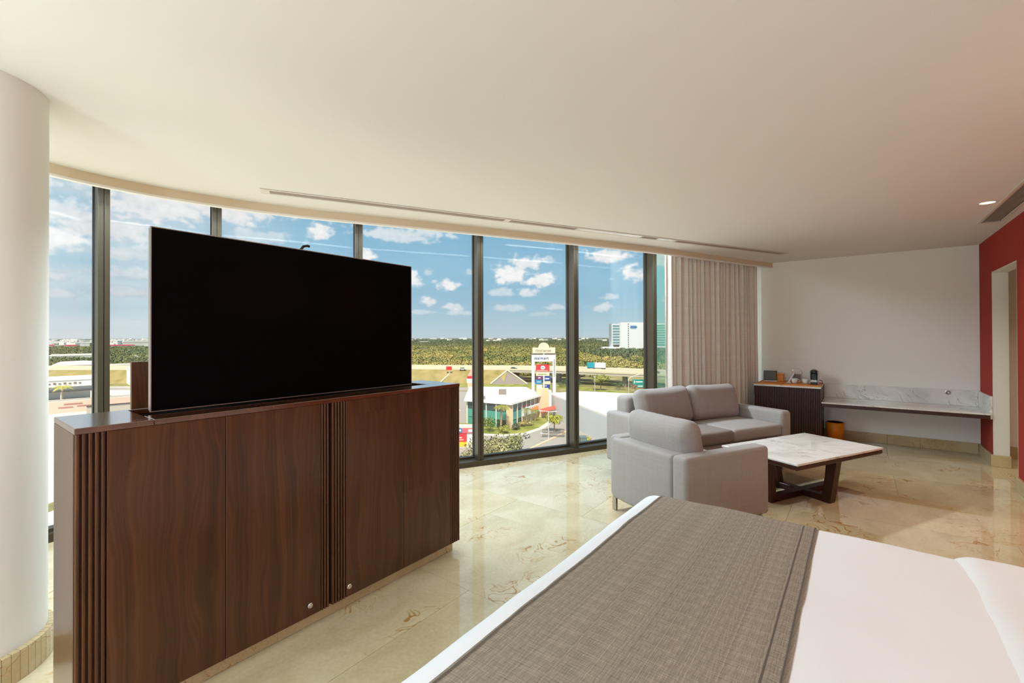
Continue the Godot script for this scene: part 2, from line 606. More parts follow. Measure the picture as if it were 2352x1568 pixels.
func sky_texture() -> ImageTexture:
	var big := fnl(2.3, 5, 71)
	var puff := fnl(5.5, 5, 72)
	var fine := fnl(16.0, 4, 73)
	var wisp := fnl(3.0, 4, 74)
	# a coarse sky all round
	var w := 768
	var h := 384
	var b := PackedByteArray()
	b.resize(w * h * 3)
	for y in h:
		var el := 90.0 - (y + 0.5) * 180.0 / h
		for x in w:
			var c := Color(0.74, 0.79, 0.8)
			if el > -1.0:
				var az := (x + 0.5) * 360.0 / w
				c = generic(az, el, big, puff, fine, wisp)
			put(b, y * w + x, c)
	var im := Image.create_from_data(w, h, false, Image.FORMAT_RGB8, b)
	im.resize(4096, 2048, Image.INTERPOLATE_CUBIC)
	# the same sky finely, with the clouds that stood over the plain that day, between azimuth 0 and 84 degrees
	var W := 960
	var H := 312
	var y0 := 744
	var den := PackedFloat32Array()
	var shd := PackedFloat32Array()
	den.resize(W * H)
	shd.resize(W * H)
	# azimuth, elevation, half width, half height (degrees), thickness, how grey
	var clouds := [
		[52.7, 7.6, 2.6, 1.5, 1.0, 0.1], [54.2, 9.2, 2.9, 1.1, 0.95, 0.1], [56.1, 7.0, 2.2, 1.2, 1.0, 0.1], [57.2, 9.6, 1.1, 0.6, 0.5, 0.1], [54.5, 5.4, 2.0, 0.7, 0.8, 0.15], [51.0, 5.6, 2.2, 0.7, 0.6, 0.2], [58.0, 3.7, 1.4, 0.45, 0.6, 0.2], [52.0, 3.6, 2.4, 0.5, 0.5, 0.2], [56.0, 2.9, 1.8, 0.35, 0.4, 0.3],
		[64.4, 9.9, 3.3, 1.25, 1.0, 0.1], [67.6, 7.5, 2.4, 1.2, 1.0, 0.1], [63.8, 3.6, 1.5, 0.6, 0.7, 0.15], [64.8, 4.9, 1.3, 0.45, 0.6, 0.15], [71.0, 9.2, 1.8, 1.3, 0.9, 0.1], [71.2, 4.3, 0.8, 0.4, 0.6, 0.1],
		[40.2, 7.0, 1.4, 1.15, 0.95, 0.1], [44.3, 6.5, 1.7, 1.0, 1.0, 0.1], [42.2, 4.4, 1.7, 0.75, 0.9, 0.15], [45.2, 3.7, 1.6, 0.6, 0.7, 0.2], [42.0, 8.0, 0.7, 0.6, 0.5, 0.1], [47.0, 8.1, 0.9, 0.6, 0.5, 0.1], [46.0, 3.0, 2.4, 0.4, 0.5, 0.2], [41.0, 3.1, 1.8, 0.4, 0.5, 0.2],
		[39.0, 12.4, 6.8, 1.3, 0.75, 0.12], [34.6, 9.7, 1.1, 0.75, 1.0, 0.05], [56.5, 12.4, 3.0, 0.8, 0.45, 0.1],
		[20.5, 13.6, 6.0, 2.6, 1.0, 0.15], [29.6, 12.2, 1.9, 1.5, 1.0, 0.1], [27.0, 14.1, 3.2, 1.2, 0.75, 0.15], [33.0, 14.4, 3.4, 1.2, 0.7, 0.15], [23.5, 10.9, 4.5, 0.9, 0.6, 0.3],
		[14.0, 13.0, 6.0, 2.6, 1.1, 0.18], [11.0, 10.2, 4.5, 1.4, 0.9, 0.35], [12.6, 8.0, 3.6, 0.9, 0.6, 0.4], [13.2, 6.2, 4.5, 0.7, 0.6, 0.45], [12.0, 4.4, 4.2, 0.6, 0.5, 0.5], [16.0, 9.2, 4.2, 1.2, 0.7, 0.3],
		[6.4, 8.8, 3.0, 1.9, 1.05, 0.12], [5.0, 13.4, 2.4, 1.8, 0.9, 0.15], [7.6, 11.2, 2.6, 1.0, 0.7, 0.2], [5.8, 5.6, 3.2, 0.8, 0.7, 0.4], [6.0, 4.0, 3.4, 0.6, 0.6, 0.45], [7.0, 15.6, 3.4, 1.4, 0.9, 0.2], [18.0, 16.6, 6.0, 1.6, 0.95, 0.15], [2.0, 10.0, 3.5, 2.2, 0.9, 0.2],
	]
	for c in clouds:
		var xa := maxi(0, int((c[0] - c[2] * 1.5) * 4096 / 360.0))
		var xb := mini(W - 1, int((c[0] + c[2] * 1.5) * 4096 / 360.0))
		var ya := maxi(0, int((90.0 - c[1] - c[3] * 1.6) * 2048 / 180.0) - y0)
		var yb := mini(H - 1, int((90.0 - c[1] + c[3] * 1.6) * 2048 / 180.0) - y0)
		for y in range(ya, yb + 1):
			var el := 90.0 - (y + y0 + 0.5) * 180.0 / 2048
			for x in range(xa, xb + 1):
				var az := (x + 0.5) * 360.0 / 4096
				var n := 0.62 * puff.get_noise_2d(az * 0.045 + c[0], el * 0.075) + 0.5 * fine.get_noise_2d(az * 0.05, el * 0.075)
				var ex: float = (az - c[0]) / c[2]
				var ey: float = (el - c[1]) / c[3]
				var flat := 1.35 if ey < 0.0 else 0.85
				var f := 1.0 - sqrt(ex * ex + ey * ey * flat * flat) + n * 0.85
				var d: float = c[4] * smoothstep(0.0, 0.55, f)
				var i := y * W + x
				if d > 0.002:
					var s: float = c[5] + 0.30 * clampf(-ey * 0.9, 0.0, 1.0) - n * 0.35
					shd[i] = lerpf(shd[i], s, clampf(d / (den[i] + d), 0, 1))
					den[i] = 1.0 - (1.0 - den[i]) * (1.0 - minf(d, 1.0))
	var fb := PackedByteArray()
	fb.resize(W * H * 3)
	for y in H:
		var el := 90.0 - (y + y0 + 0.5) * 180.0 / 2048
		for x in W:
			var az := (x + 0.5) * 360.0 / 4096
			var i := y * W + x
			var veil := smoothstep(34.0, 10.0, az) * (0.72 + 0.45 * wisp.get_noise_2d(az * 0.02, el * 0.1)) * 0.75 + 0.10 * maxf(0.0, wisp.get_noise_2d(az * 0.02 + 9.0, el * 0.12))
			var c := sky_color(az, el, 1.0 - (1.0 - den[i]) * (1.0 - clampf(veil, 0, 1)), maxf(shd[i], 0.35 if den[i] < 0.1 else 0.0))
			var edge := smoothstep(0.0, 4.0, az) * smoothstep(84.3, 79.0, az) * smoothstep(24.5, 21.0, el)
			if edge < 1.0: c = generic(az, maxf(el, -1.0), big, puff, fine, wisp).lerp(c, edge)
			put(fb, i, c)
	var fine_im := Image.create_from_data(W, H, false, Image.FORMAT_RGB8, fb)
	im.blit_rect(fine_im, Rect2i(0, 0, W, H), Vector2i(0, y0))
	return ImageTexture.create_from_image(im)

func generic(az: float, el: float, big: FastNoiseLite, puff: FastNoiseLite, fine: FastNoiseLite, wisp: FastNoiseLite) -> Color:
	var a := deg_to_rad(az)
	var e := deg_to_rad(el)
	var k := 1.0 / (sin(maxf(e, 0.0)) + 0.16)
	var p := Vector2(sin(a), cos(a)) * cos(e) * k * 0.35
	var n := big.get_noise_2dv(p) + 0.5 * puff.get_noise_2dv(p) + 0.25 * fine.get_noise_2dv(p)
	var d := smoothstep(-0.42, 0.18, n)  # clouds out of view thickened to send more light indoors
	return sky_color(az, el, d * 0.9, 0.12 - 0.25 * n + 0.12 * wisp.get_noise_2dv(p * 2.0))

# ------------------------------------------------------------------ the room
const MULL := [Vector2(0.822, -4.45), Vector2(1.53, -4.345), Vector2(2.605, -3.89), Vector2(3.71, -3.285), Vector2(4.81, -2.715), Vector2(6.02, -2.185)]
const SILL_IN := 0.455
const GLASS := 0.6

func room_outline(off: float) -> PackedVector2Array:
	var p := PackedVector2Array()
	for i in fac.size():
		var q := fp(i, off)
		if q.x < EAST_X and q.y < RED_Z: p.append(q)
	# close along the east and the red wall
	var e := p[-1]
	for i in range(1, fac.size()):
		var a := fp(i - 1, off)
		var b := fp(i, off)
		if a.x < EAST_X and b.x >= EAST_X: e = a.lerp(b, (EAST_X - a.x) / (b.x - a.x))
	p.append(Vector2(EAST_X, e.y))
	p.append(Vector2(EAST_X, RED_Z))
	p.append(Vector2(p[0].x, RED_Z))
	return p

func build_floor() -> void:
	var ol := room_outline(GLASS + 0.1)
	var st := st0()
	slab(st, ol, -0.22, -0.016)
	box(st, Vector3(5.2, -0.22, RED_Z), Vector3(EAST_X, -0.016, 3.1))
	var f := struct("floor", st.commit(), M.grout, "polished cream marble floor of large veined slabs")
	var tiles := room_outline(SILL_IN + 0.02)
	var xs := [-3.28, -2.0, -0.72, 0.56, 1.84, 3.12, 4.4, 5.16, 5.92, 6.68, 7.44, 7.7]
	for i in xs.size() - 1:
		var z := -4.9 + (0.62 if i % 2 else 0.0)
		while z < 3.0:
			var z1 := z + (1.28 if i < 6 else 1.52)
			var g := 0.0009
			var r := PackedVector2Array([Vector2(xs[i] + g, z + g), Vector2(xs[i + 1] - g, z + g), Vector2(xs[i + 1] - g, z1 - g), Vector2(xs[i] + g, z1 - g)])
			var bits := Geometry2D.intersect_polygons(r, tiles)
			var hall := PackedVector2Array([Vector2(5.2, RED_Z + 0.001), Vector2(EAST_X, RED_Z + 0.001), Vector2(EAST_X, 3.05), Vector2(5.2, 3.05)])
			bits.append_array(Geometry2D.intersect_polygons(r, hall))
			var du := rng.randf() * 3.0
			var dv := rng.randf() * 3.0
			var fl := 1.0 if rng.randf() < 0.5 else -1.0
			for b in bits:
				if b.size() < 3: continue
				var s := st0()
				var idx := Geometry2D.triangulate_polygon(b)
				for k in range(0, idx.size(), 3):
					tri(s, Vector3(b[idx[k]].x, 0, b[idx[k]].y), Vector3(b[idx[k + 1]].x, 0, b[idx[k + 1]].y), Vector3(b[idx[k + 2]].x, 0, b[idx[k + 2]].y), Vector3.UP)
				var area := 0.0
				for k in b.size(): area += b[k].cross(b[(k + 1) % b.size()])
				for k in b.size():
					var p: Vector2 = b[k]
					var q: Vector2 = b[(k + 1) % b.size()]
					var n := Vector2(q.y - p.y, p.x - q.x) * signf(area)
					quad(s, Vector3(p.x, -0.018, p.y), Vector3(q.x, -0.018, q.y), Vector3(q.x, 0, q.y), Vector3(p.x, 0, p.y), Vector3(n.x, 0, n.y))
				var am := s.commit()
				# each slab is cut from another place of the block
				var arr := am.surface_get_arrays(0)
				var uv: PackedVector2Array = arr[Mesh.ARRAY_TEX_UV]
				for k in uv.size(): uv[k] = Vector2(uv[k].x * fl + du, uv[k].y + dv)
				arr[Mesh.ARRAY_TEX_UV] = uv
				var m2 := ArrayMesh.new()
				m2.add_surface_from_arrays(Mesh.PRIMITIVE_TRIANGLES, arr)
				part("tile", m2, M["floor%d" % rng.randi_range(0, 2)], f)
			z = z1

func build_shell() -> void:
	# ceiling: a hung ceiling up to the curved edge, and the slab over the curtain pocket
	var st := st0()
	var ins := room_outline(0.0)
	slab(st, ins, CEIL, CEIL + 0.05)
	var full := room_outline(GLASS + 0.25)
	slab(st, full, TOP, TOP + 0.2)
	box(st, Vector3(5.2, CEIL, RED_Z + 0.001), Vector3(EAST_X + 0.2, TOP + 0.2, 3.2))
	struct("ceiling", st.commit(), M.ceiling, "smooth off-white ceiling with a curved edge along the windows")
	st = st0()
	strip(st, 0.0, 0.03, 2.418, TOP)
	var t := struct("trim", st.commit(), M.pelmet, "shallow curved pelmet at the edge of the ceiling")
	st = st0()
	strip(st, -0.002, 0.036, 2.403, 2.4175)
	part("pelmet_lip", st.commit(), M.white, t)
	st = st0()
	strip(st, 0.0301, 0.034, 2.419, TOP - 0.001)
	part("added_glare_stop", st.commit(), M.vent_dark, t, Vector3.ZERO, "added dark backing that keeps the strip light out of the glass")  # added unseen dark sheet, dims the pelmet back mirrored in the panes
	# white wall at the far end
	struct("wall_east", boxm(Vector3(EAST_X, -0.2, -2.3), Vector3(EAST_X + 0.16, TOP + 0.2, 3.2)), M.white, "plain white wall at the far end of the room")
	# red wall with the doorway
	st = st0()
	var x0 := 6.024
	var x1 := 6.985
	var dt := 2.085
	box(st, Vector3(-3.2, -0.2, RED_Z), Vector3(x0, TOP + 0.2, RED_Z + 0.118))
	box(st, Vector3(x1, -0.2, RED_Z), Vector3(EAST_X, TOP + 0.2, RED_Z + 0.118))
	box(st, Vector3(x0, dt, RED_Z), Vector3(x1, TOP + 0.2, RED_Z + 0.118))
	struct("wall_south", st.commit(), M.red, "brick red painted wall with a doorway near its far end")
	var d := setting("door_1", "open doorway in the red wall with white painted reveals")
	part("jamb", boxm(Vector3(x1 - 0.012, 0, RED_Z + 0.0005), Vector3(x1 + 0.001, dt, RED_Z + 0.122)), M.jamb, d)
	part("jamb", boxm(Vector3(x0 - 0.001, 0, RED_Z + 0.0005), Vector3(x0 + 0.012, dt, RED_Z + 0.122)), M.jamb, d)
	part("head", boxm(Vector3(x0 + 0.012, dt - 0.012, RED_Z + 0.0005), Vector3(x1 - 0.012, dt + 0.001, RED_Z + 0.122)), M.jamb, d)
	# corridor behind the doorway
	st = st0()
	box(st, Vector3(5.2, -0.2, 3.05), Vector3(EAST_X, TOP + 0.2, 3.2))
	box(st, Vector3(5.05, -0.2, RED_Z + 0.118), Vector3(5.2, TOP + 0.2, 3.2))
	struct("wall_corridor", st.commit(), M.white, "white walls of the dim corridor behind the doorway")
	# skirting in pieces
	var bb := setting("baseboard_east", "cream marble skirting along the white wall")
	for q in [[-1.9, -1.14], [-0.38, 0.3], [0.3, 0.62], [0.62, RED_Z - 0.02]]:
		part("tile", chamm(Vector3(EAST_X - 0.02, 0.0005, q[0] + 0.0008), Vector3(EAST_X - 0.0005, 0.125, q[1] - 0.0008), 0.002), M.skirt, bb)
	for q in [[RED_Z + 0.14, 2.0], [2.0, 3.04]]:
		part("tile", chamm(Vector3(EAST_X - 0.02, 0.0005, q[0] + 0.0008), Vector3(EAST_X - 0.0005, 0.125, q[1] - 0.0008), 0.002), M.skirt, bb)
	bb = setting("baseboard_south", "cream marble skirting along the red wall and round its doorway")
	part("tile", chamm(Vector3(x1 - 0.02, 0.0005, RED_Z - 0.02), Vector3(EAST_X - 0.0205, 0.125, RED_Z - 0.0005), 0.002), M.skirt, bb)
	part("tile", chamm(Vector3(x1 - 0.032, 0.0005, RED_Z - 0.02), Vector3(x1 - 0.0125, 0.125, RED_Z + 0.13), 0.002), M.skirt, bb)
	part("tile", chamm(Vector3(x0 + 0.0125, 0.0005, RED_Z - 0.02), Vector3(x0 + 0.032, 0.125, RED_Z + 0.13), 0.002), M.skirt, bb)
	var xs := [x0 + 0.012, 5.16, 4.4, 3.64, 2.88]
	for i in xs.size() - 1:
		part("tile", chamm(Vector3(xs[i + 1] + 0.0008, 0.0005, RED_Z - 0.02), Vector3(xs[i] - 0.0008, 0.125, RED_Z - 0.0005), 0.002), M.skirt, bb)
	# round column by the windows
	var col := setting("column", "white round column left of the television cabinet")
	part("shaft", lathe([Vector2(0.268, 0.0), Vector2(0.268, CEIL)], 72), M.column, col, Vector3(0.09, 0, -2.98))
	for k in 3:
		var s := st0()
		var n := 20
		for i in n:
			var a0 := TAU * (k + float(i) / n) / 3.0 + 0.004 + 0.35
			var a1 := TAU * (k + float(i + 1) / n) / 3.0 - (0.004 if i == n - 1 else 0.0) + 0.35
			var p := [Vector3(cos(a0), 0, sin(a0)), Vector3(cos(a1), 0, sin(a1))]
			var r0 := 0.266
			var r1 := 0.29
			var c := Vector3(0, 0.122, 0)
			quad(s, p[0] * r1, p[1] * r1, p[1] * r1 + c, p[0] * r1 + c, p[0])
			quad(s, p[0] * r1 + c, p[1] * r1 + c, p[1] * r0 + c * 1.025, p[0] * r0 + c * 1.025, Vector3.UP)
			if i == 0: quad(s, p[0] * r0, p[0] * r1, p[0] * r1 + c, p[0] * r0 + c, Vector3(p[0].z, 0, -p[0].x))
			if i == n - 1: quad(s, p[1] * r0, p[1] * r1, p[1] * r1 + c, p[1] * r0 + c, Vector3(-p[1].z, 0, p[1].x))
		part("base_tile", s.commit(), M.skirt, col, Vector3(0.09, 0.0005, -2.98))

func build_windows() -> void:
	# sample numbers where the mullions stand: the measured six, and evenly on round the west side
	var at := []
	for m in MULL: at.append(nearest(m, 0.48))
	var left := []
	var i: int = at[0]
	var run := 0.0
	while i > 0:
		run += fp(i, GLASS).distance_to(fp(i - 1, GLASS))
		i -= 1
		if run > 1.15:
			left.push_front(i)
			run = 0.0
	var stops := [0]
	stops.append_array(left)
	stops.append_array(at)
	stops.append(fac.size() - 2)
	for k in stops.size() - 1:
		var a: int = stops[k]
		var b: int = stops[k + 1]
		var w := setting("window_%d" % (k + 1), "floor to ceiling window pane in dark bronze framing")
		# exact places of the two mullions on the glass line
		var pa := fp(a, GLASS)
		var pb := fp(b, GLASS)
		var j: int = k - 1 - left.size()
		if j >= 0 and j < MULL.size(): pa = MULL[j] + facn[a] * (GLASS - 0.48)
		if j + 1 >= 0 and j + 1 < MULL.size(): pb = MULL[j + 1] + facn[b] * (GLASS - 0.48)
		var along := (pb - pa)
		var wide := along.length()
		var bas := Basis(Vector3(along.x, 0, along.y) / wide, Vector3.UP, Vector3(-along.y, 0, along.x) / wide)
		var st := st0()
		box(st, Vector3(0.02, 0.05, -0.006), Vector3(wide - 0.02, TOP, 0.006), Transform3D(bas, v3(pa, 0)))
		part("pane", st.commit(), M.glass_green if k == stops.size() - 2 else M.glass, w)
		st = st0()
		box(st, Vector3(0.0, 0.055, -0.03), Vector3(wide, 0.08, 0.03), Transform3D(bas, v3(pa, 0)))
		part("bottom_rail", st.commit(), M.bronze, w)
		st = st0()
		strip(st, SILL_IN, GLASS + 0.06, 0.0005, 0.058, a, b)
		part("sill", st.commit(), M.bronze, w)
		if k > 0:
			# mullion: a two part profile with a groove down its face and dark gaskets at the glass
			var n := facn[a]
			var mb := Basis(Vector3(-n.y, 0, n.x), Vector3.UP, Vector3(-n.x, 0, -n.y))   # z into the room
			var xf := Transform3D(mb, v3(pa, 0))
			var z1 := GLASS - SILL_IN - 0.012
			st = st0()
			cham(st, Vector3(-0.034, 0.058, -0.05), Vector3(-0.0025, TOP, z1), 0.0015, xf)
			cham(st, Vector3(0.0025, 0.058, -0.05), Vector3(0.034, TOP, z1), 0.0015, xf)
			box(st, Vector3(-0.004, 0.058, -0.05), Vector3(0.004, TOP, z1 - 0.012), xf)
			var mu := part("mullion", st.commit(), M.bronze, w)
			st = st0()
			box(st, Vector3(-0.041, 0.08, -0.02), Vector3(0.041, TOP, 0.014), xf)
			part("gasket", st.commit(), M.gasket, mu)

func build_curtain() -> void:
	# a drawn back beige curtain between the windows and the far wall
	var i0 := nearest(Vector2(5.62, -1.87), 0.12)
	var p0 := Vector2(5.655, -1.90)
	var p1 := Vector2(7.5, -1.165)
	var dir := (p1 - p0).normalized()
	var n := Vector2(dir.y, -dir.x)
	var st := st0()
	var cols := 300
	var rows := 26
	var folds := fnl(1.0, 1, 91)
	var pos := func(u: float, v: float, back: float) -> Vector3:
		# v 0 at the top, 1 at the floor
		var wob := 0.5 * folds.get_noise_2d(u * 4.0, v * 0.55) * (0.25 + v)
		var ph := 21.5 * TAU * (u + 0.010 * sin(u * 23.0) + 0.008 * sin(u * 51.0 + 2.0)) + wob * 2.2
		var amp := (0.036 + 0.016 * folds.get_noise_2d(u * 19.0 + 7.0, 0.3)) * (0.72 + 0.38 * v)
		var s := sin(ph)
		var o := amp * (s * 0.8 + 0.35 * sin(ph * 2.0 + 1.0 + 2.0 * folds.get_noise_2d(u * 9.0, v)))
		var slip := 0.012 * cos(ph) * v + 0.05 * v * u * (0.4 + 0.3 * sin(u * 7.0))
		var p := p0 + dir * (u * p0.distance_to(p1) * (1.0 - 0.0 * v) + slip) + n * (o + back)
		return Vector3(p.x, lerpf(2.55, 0.012, v), p.y)
	for a in cols:
		for b in rows:
			var u0 := float(a) / cols
			var u1 := float(a + 1) / cols
			var v0 := float(b) / rows
			var v1 := float(b + 1) / rows
			for side in 2:
				var bk := 0.003 * side
				var q := [[u0, v0], [u1, v0], [u1, v1], [u0, v1]]
				for k in ([0, 1, 2, 0, 2, 3] if side else [0, 2, 1, 0, 3, 2]):
					st.set_uv(Vector2(q[k][0] * 3.4, q[k][1] * 2.5))
					st.set_smooth_group(side)
					st.add_vertex(pos.call(q[k][0], q[k][1], bk))
	st.generate_normals()
	var t := thing("curtain", "long beige pleated curtain hanging between the windows and the far wall", "curtain")
	part("pleated_cloth", st.commit(), M.curtain, t)
	st = st0()
	strip(st, 0.10, 0.16, 2.56, 2.585, nearest(Vector2(4.0, -2.7), 0.12), nearest(Vector2(7.4, -1.1), 0.12))
	part("track", st.commit(), M.vent, t)

func build_ceiling_fittings() -> void:
	# linear air diffuser
	var a := Vector3(1.53, CEIL, -3.455)
	var b := Vector3(6.82, CEIL, -0.765)
	var d := (b - a).normalized()
	var L := a.distance_to(b)
	var bas := Basis(d, Vector3.UP, d.cross(Vector3.UP))
	var t := thing("slot_diffuser", "long straight slot air diffuser in the ceiling beside the curved window edge", "vent", a)
	t.basis = bas
	var W := 0.115
	var y := -0.006
	part("frame", chamm(Vector3(-0.02, y, -W / 2), Vector3(L + 0.02, -0.0005, -W / 2 + 0.022), 0.002), M.vent, t)
	part("frame", chamm(Vector3(-0.02, y, W / 2 - 0.022), Vector3(L + 0.02, -0.0005, W / 2), 0.002), M.vent, t)
	for x in [0.0, 1.96, L]:
		part("end_bar", chamm(Vector3(x - 0.03, y + 0.0004, -W / 2), Vector3(x + 0.03, -0.0005, W / 2), 0.002), M.vent, t)
	part("duct", boxm(Vector3(0, -0.0012, -W / 2 + 0.02), Vector3(L, -0.0003, W / 2 - 0.02)), M.vent_dark, t)
	for k in 3:
		var z := -0.022 + 0.02 * k
		part("blade", boxm(Vector3(0.03, y + 0.001, z - 0.0045), Vector3(1.93, -0.001, z + 0.0045)), M.blade, t)
		part("blade", boxm(Vector3(1.99, y + 0.001, z - 0.0045), Vector3(L - 0.03, -0.001, z + 0.0045)), M.blade, t)
	for q in [[2.72, 3.55], [3.78, 4.05]]:  # white strips stand in for the window reflected on the blades
		part("painted_glint", boxm(Vector3(q[0], y - 0.0006, -W / 2 + 0.03), Vector3(q[1], -0.0015, W / 2 - 0.024)), M.porcelain, t, Vector3.ZERO, "white strip painted in for the window light caught by the blades")
	# return air grille by the red wall
	var x0 := 3.7
	var x1 := 6.13
	var z0 := 0.915
	var z1 := 1.085
	t = thing("air_grille", "return air grille with long blades in the ceiling beside the red wall", "vent", Vector3(x0, CEIL, z0))
	var gl := x1 - x0
	var gw := z1 - z0
	part("frame", chamm(Vector3(0, -0.012, 0), Vector3(gl, -0.0005, 0.028), 0.004), M.vent, t)
	part("frame", chamm(Vector3(0, -0.012, gw - 0.018), Vector3(gl, -0.0005, gw), 0.004), M.vent, t)
	part("frame", chamm(Vector3(0, -0.0115, 0.028), Vector3(0.025, -0.0005, gw - 0.018), 0.003), M.vent, t)
	part("frame", chamm(Vector3(gl - 0.025, -0.0115, 0.028), Vector3(gl, -0.0005, gw - 0.018), 0.003), M.vent, t)
	part("duct", boxm(Vector3(0.02, -0.002, 0.02), Vector3(gl - 0.02, -0.0004, gw - 0.01)), M.vent_dark, t)
	for k in 8:
		var z := 0.036 + 0.0145 * k
		var s := st0()
		box(s, Vector3(0.026, -0.0105, -0.0008), Vector3(gl - 0.026, -0.0025, 0.0008), Transform3D(Basis(Vector3.RIGHT, 0.5), Vector3(0, 0, z)))
		box(s, Vector3(0.026, -0.0105, z - 0.0022), Vector3(gl - 0.026, -0.0085, z + 0.0022))
		part("blade", s.commit(), M.blade, t)
	# one real downlight; the rest of the row and the corridor are added fill
	for x in [5.235, 3.75, 2.3, 0.85, -0.6, 6.3]:
		var lb := "small round recessed downlight in the ceiling beside the air grille" if x == 5.235 else "round downlight added as fill in the row along the red wall, outside the picture"
		if x > 6.0: lb = "round downlight added to brighten the corridor behind the doorway"
		t = thing("downlight", lb, "light", Vector3(x, CEIL, 0.846 if x < 6.0 else 2.2), 0.0, "" if x > 5.0 else "added downlights along the red wall")
		part("ring", turned([[Vector2(0.066, -0.0005), Vector2(0.064, -0.004)], [Vector2(0.064, -0.004), Vector2(0.05, -0.005)], [Vector2(0.05, -0.005), Vector2(0.045, -0.0008)]], 40), M.vent, t)
		part("lamp", lathe([Vector2(0.0, -0.0015), Vector2(0.046, -0.0015), Vector2(0.046, -0.0008), Vector2(0.0, -0.0008)], 32), glow(Color(1.0, 0.9, 0.74), 4.0), t)
		var l := SpotLight3D.new()
		l.name = "downlight_beam"
		t.add_child(l, true)
		l.position = Vector3(0, -0.012, 0)
		l.rotation.x = -PI / 2
		l.light_color = Color(1.0, 0.91, 0.80)
		l.light_energy = E_FILL_HALL if x > 6.0 else (E_FARSPOT if x > 3.0 else E_FILL_BED)
		l.light_size = 0.045
		l.spot_range = 12.0
		l.spot_attenuation = 2.0
		l.spot_angle = 62.0
		l.spot_angle_attenuation = 0.9
		l.shadow_enabled = true

# floor lamps added as fill for weak daylight; wall lamp known by its reflection
func globe(at: Vector3, e: float, col: Color, label: String) -> void:
	var t := thing("added_floor_lamp", label, "lamp", Vector3(at.x, 0, at.z))
	part("base", turned([[Vector2(0.0, 0.0005), Vector2(0.15, 0.0005)], [Vector2(0.15, 0.0005), Vector2(0.15, 0.02)], [Vector2(0.15, 0.02), Vector2(0.0, 0.03)]], 32), M.steel, t)
	part("pole", tubem([Vector3(0, 0.02, 0), Vector3(0, at.y - 0.2, 0)], 0.012, 12), M.steel, t)
	var prof := []
	for k in 17: prof.append(Vector2(sin(PI * k / 16.0) * 0.2, at.y - cos(PI * k / 16.0) * 0.2))
	part("globe", lathe(prof, 32), glow(col, 1.2), t)
	var l := OmniLight3D.new()
	l.name = "globe_light"
	t.add_child(l, true)
	l.position = Vector3(0, at.y, 0)
	l.light_color = col
	l.light_energy = e
	l.light_size = 0.19
	l.omni_range = 14.0
	l.omni_attenuation = 2.0
	l.shadow_enabled = true

func wall_lamp(at: Vector3, e: float, col: Color, label: String) -> void:
	var t := thing("wall_lamp", label, "lamp", at)
	part("plate", chamm(Vector3(-0.05, -0.07, 0.135), Vector3(0.05, 0.07, RED_Z - at.z - 0.0005), 0.004), M.steel, t)
	part("arm", tubem([Vector3(0, -0.05, 0.14), Vector3(0, -0.06, 0.06), Vector3(0, -0.06, 0.0)], 0.008, 10), M.steel, t)
	part("bulb", lathe([Vector2(0.0, -0.055), Vector2(0.04, -0.03), Vector2(0.055, 0.0), Vector2(0.04, 0.03), Vector2(0.0, 0.05)], 20), glow(col, 0.5), t)
	var l := OmniLight3D.new()
	l.name = "bulb_light"
	t.add_child(l, true)
	l.light_color = col
	l.light_energy = e
	l.light_size = 0.05
	l.omni_range = 14.0
	l.omni_attenuation = 2.0
	l.shadow_enabled = true

# light strips added in the curtain pocket, standing in for window daylight
func build_fill_strips() -> void:
	var a := nearest(Vector2(-2.1, -0.9), 0.36)
	var b := nearest(Vector2(5.75, -1.76), 0.36)
	var n := 8
	for k in n:
		var i := a + (b - a) * k / n
		var j := a + (b - a) * (k + 1) / n
		var p := fp(i, 0.36)
		var q := fp(j, 0.36)
		var c := (p + q) * 0.5
		var w := p.distance_to(q) - 0.03
		var along := (q - p).normalized()
		var inn := Vector3(along.y, 0, -along.x) * -1.0
		if Vector2(inn.x, inn.z).dot(facn[i]) > 0.0: inn = -inn
		var face := (inn * 1.1 + Vector3.DOWN).normalized()
		var xax := Vector3(along.x, 0, along.y)
		var bas := Basis(xax, -face.cross(xax), -face)
		if bas.determinant() < 0.0: bas.y = -bas.y
		var t := thing("added_fill_strip", "added light strip in the curtain pocket, standing in for window daylight", "light", v3(c, TOP - 0.07), 0.0, "added fill strips above the windows")
		t.basis = bas
		part("channel", boxm(Vector3(-w / 2, -0.075, 0.002), Vector3(w / 2, 0.075, 0.012)), M.vent, t)
		part("diffuser", boxm(Vector3(-w / 2 + 0.01, -0.065, -0.002), Vector3(w / 2 - 0.01, 0.065, 0.0015)), glow(Color(0.96, 0.98, 1.0), 0.4), t)
		var l := AreaLight3D.new()
		l.name = "strip_light"
		t.add_child(l, true)
		l.position = Vector3(0, 0, -0.006)
		l.area_size = Vector2(w - 0.02, 0.13)
		l.light_color = Color(0.87, 0.945, 1.0)
		l.light_energy = E_FILL_STRIP * (0.75 + 0.6 * k / (n - 1.0))
		l.area_range = 14.0
		l.area_attenuation = 2.0
		l.shadow_enabled = true

# ------------------------------------------------------------------ television cabinet, television
const CX0 := 0.313
const CX1 := 2.158
const CF := -2.0917          # front plane
const CB := -2.474           # back plane
const CT := 1.0965
const KICK := 0.068

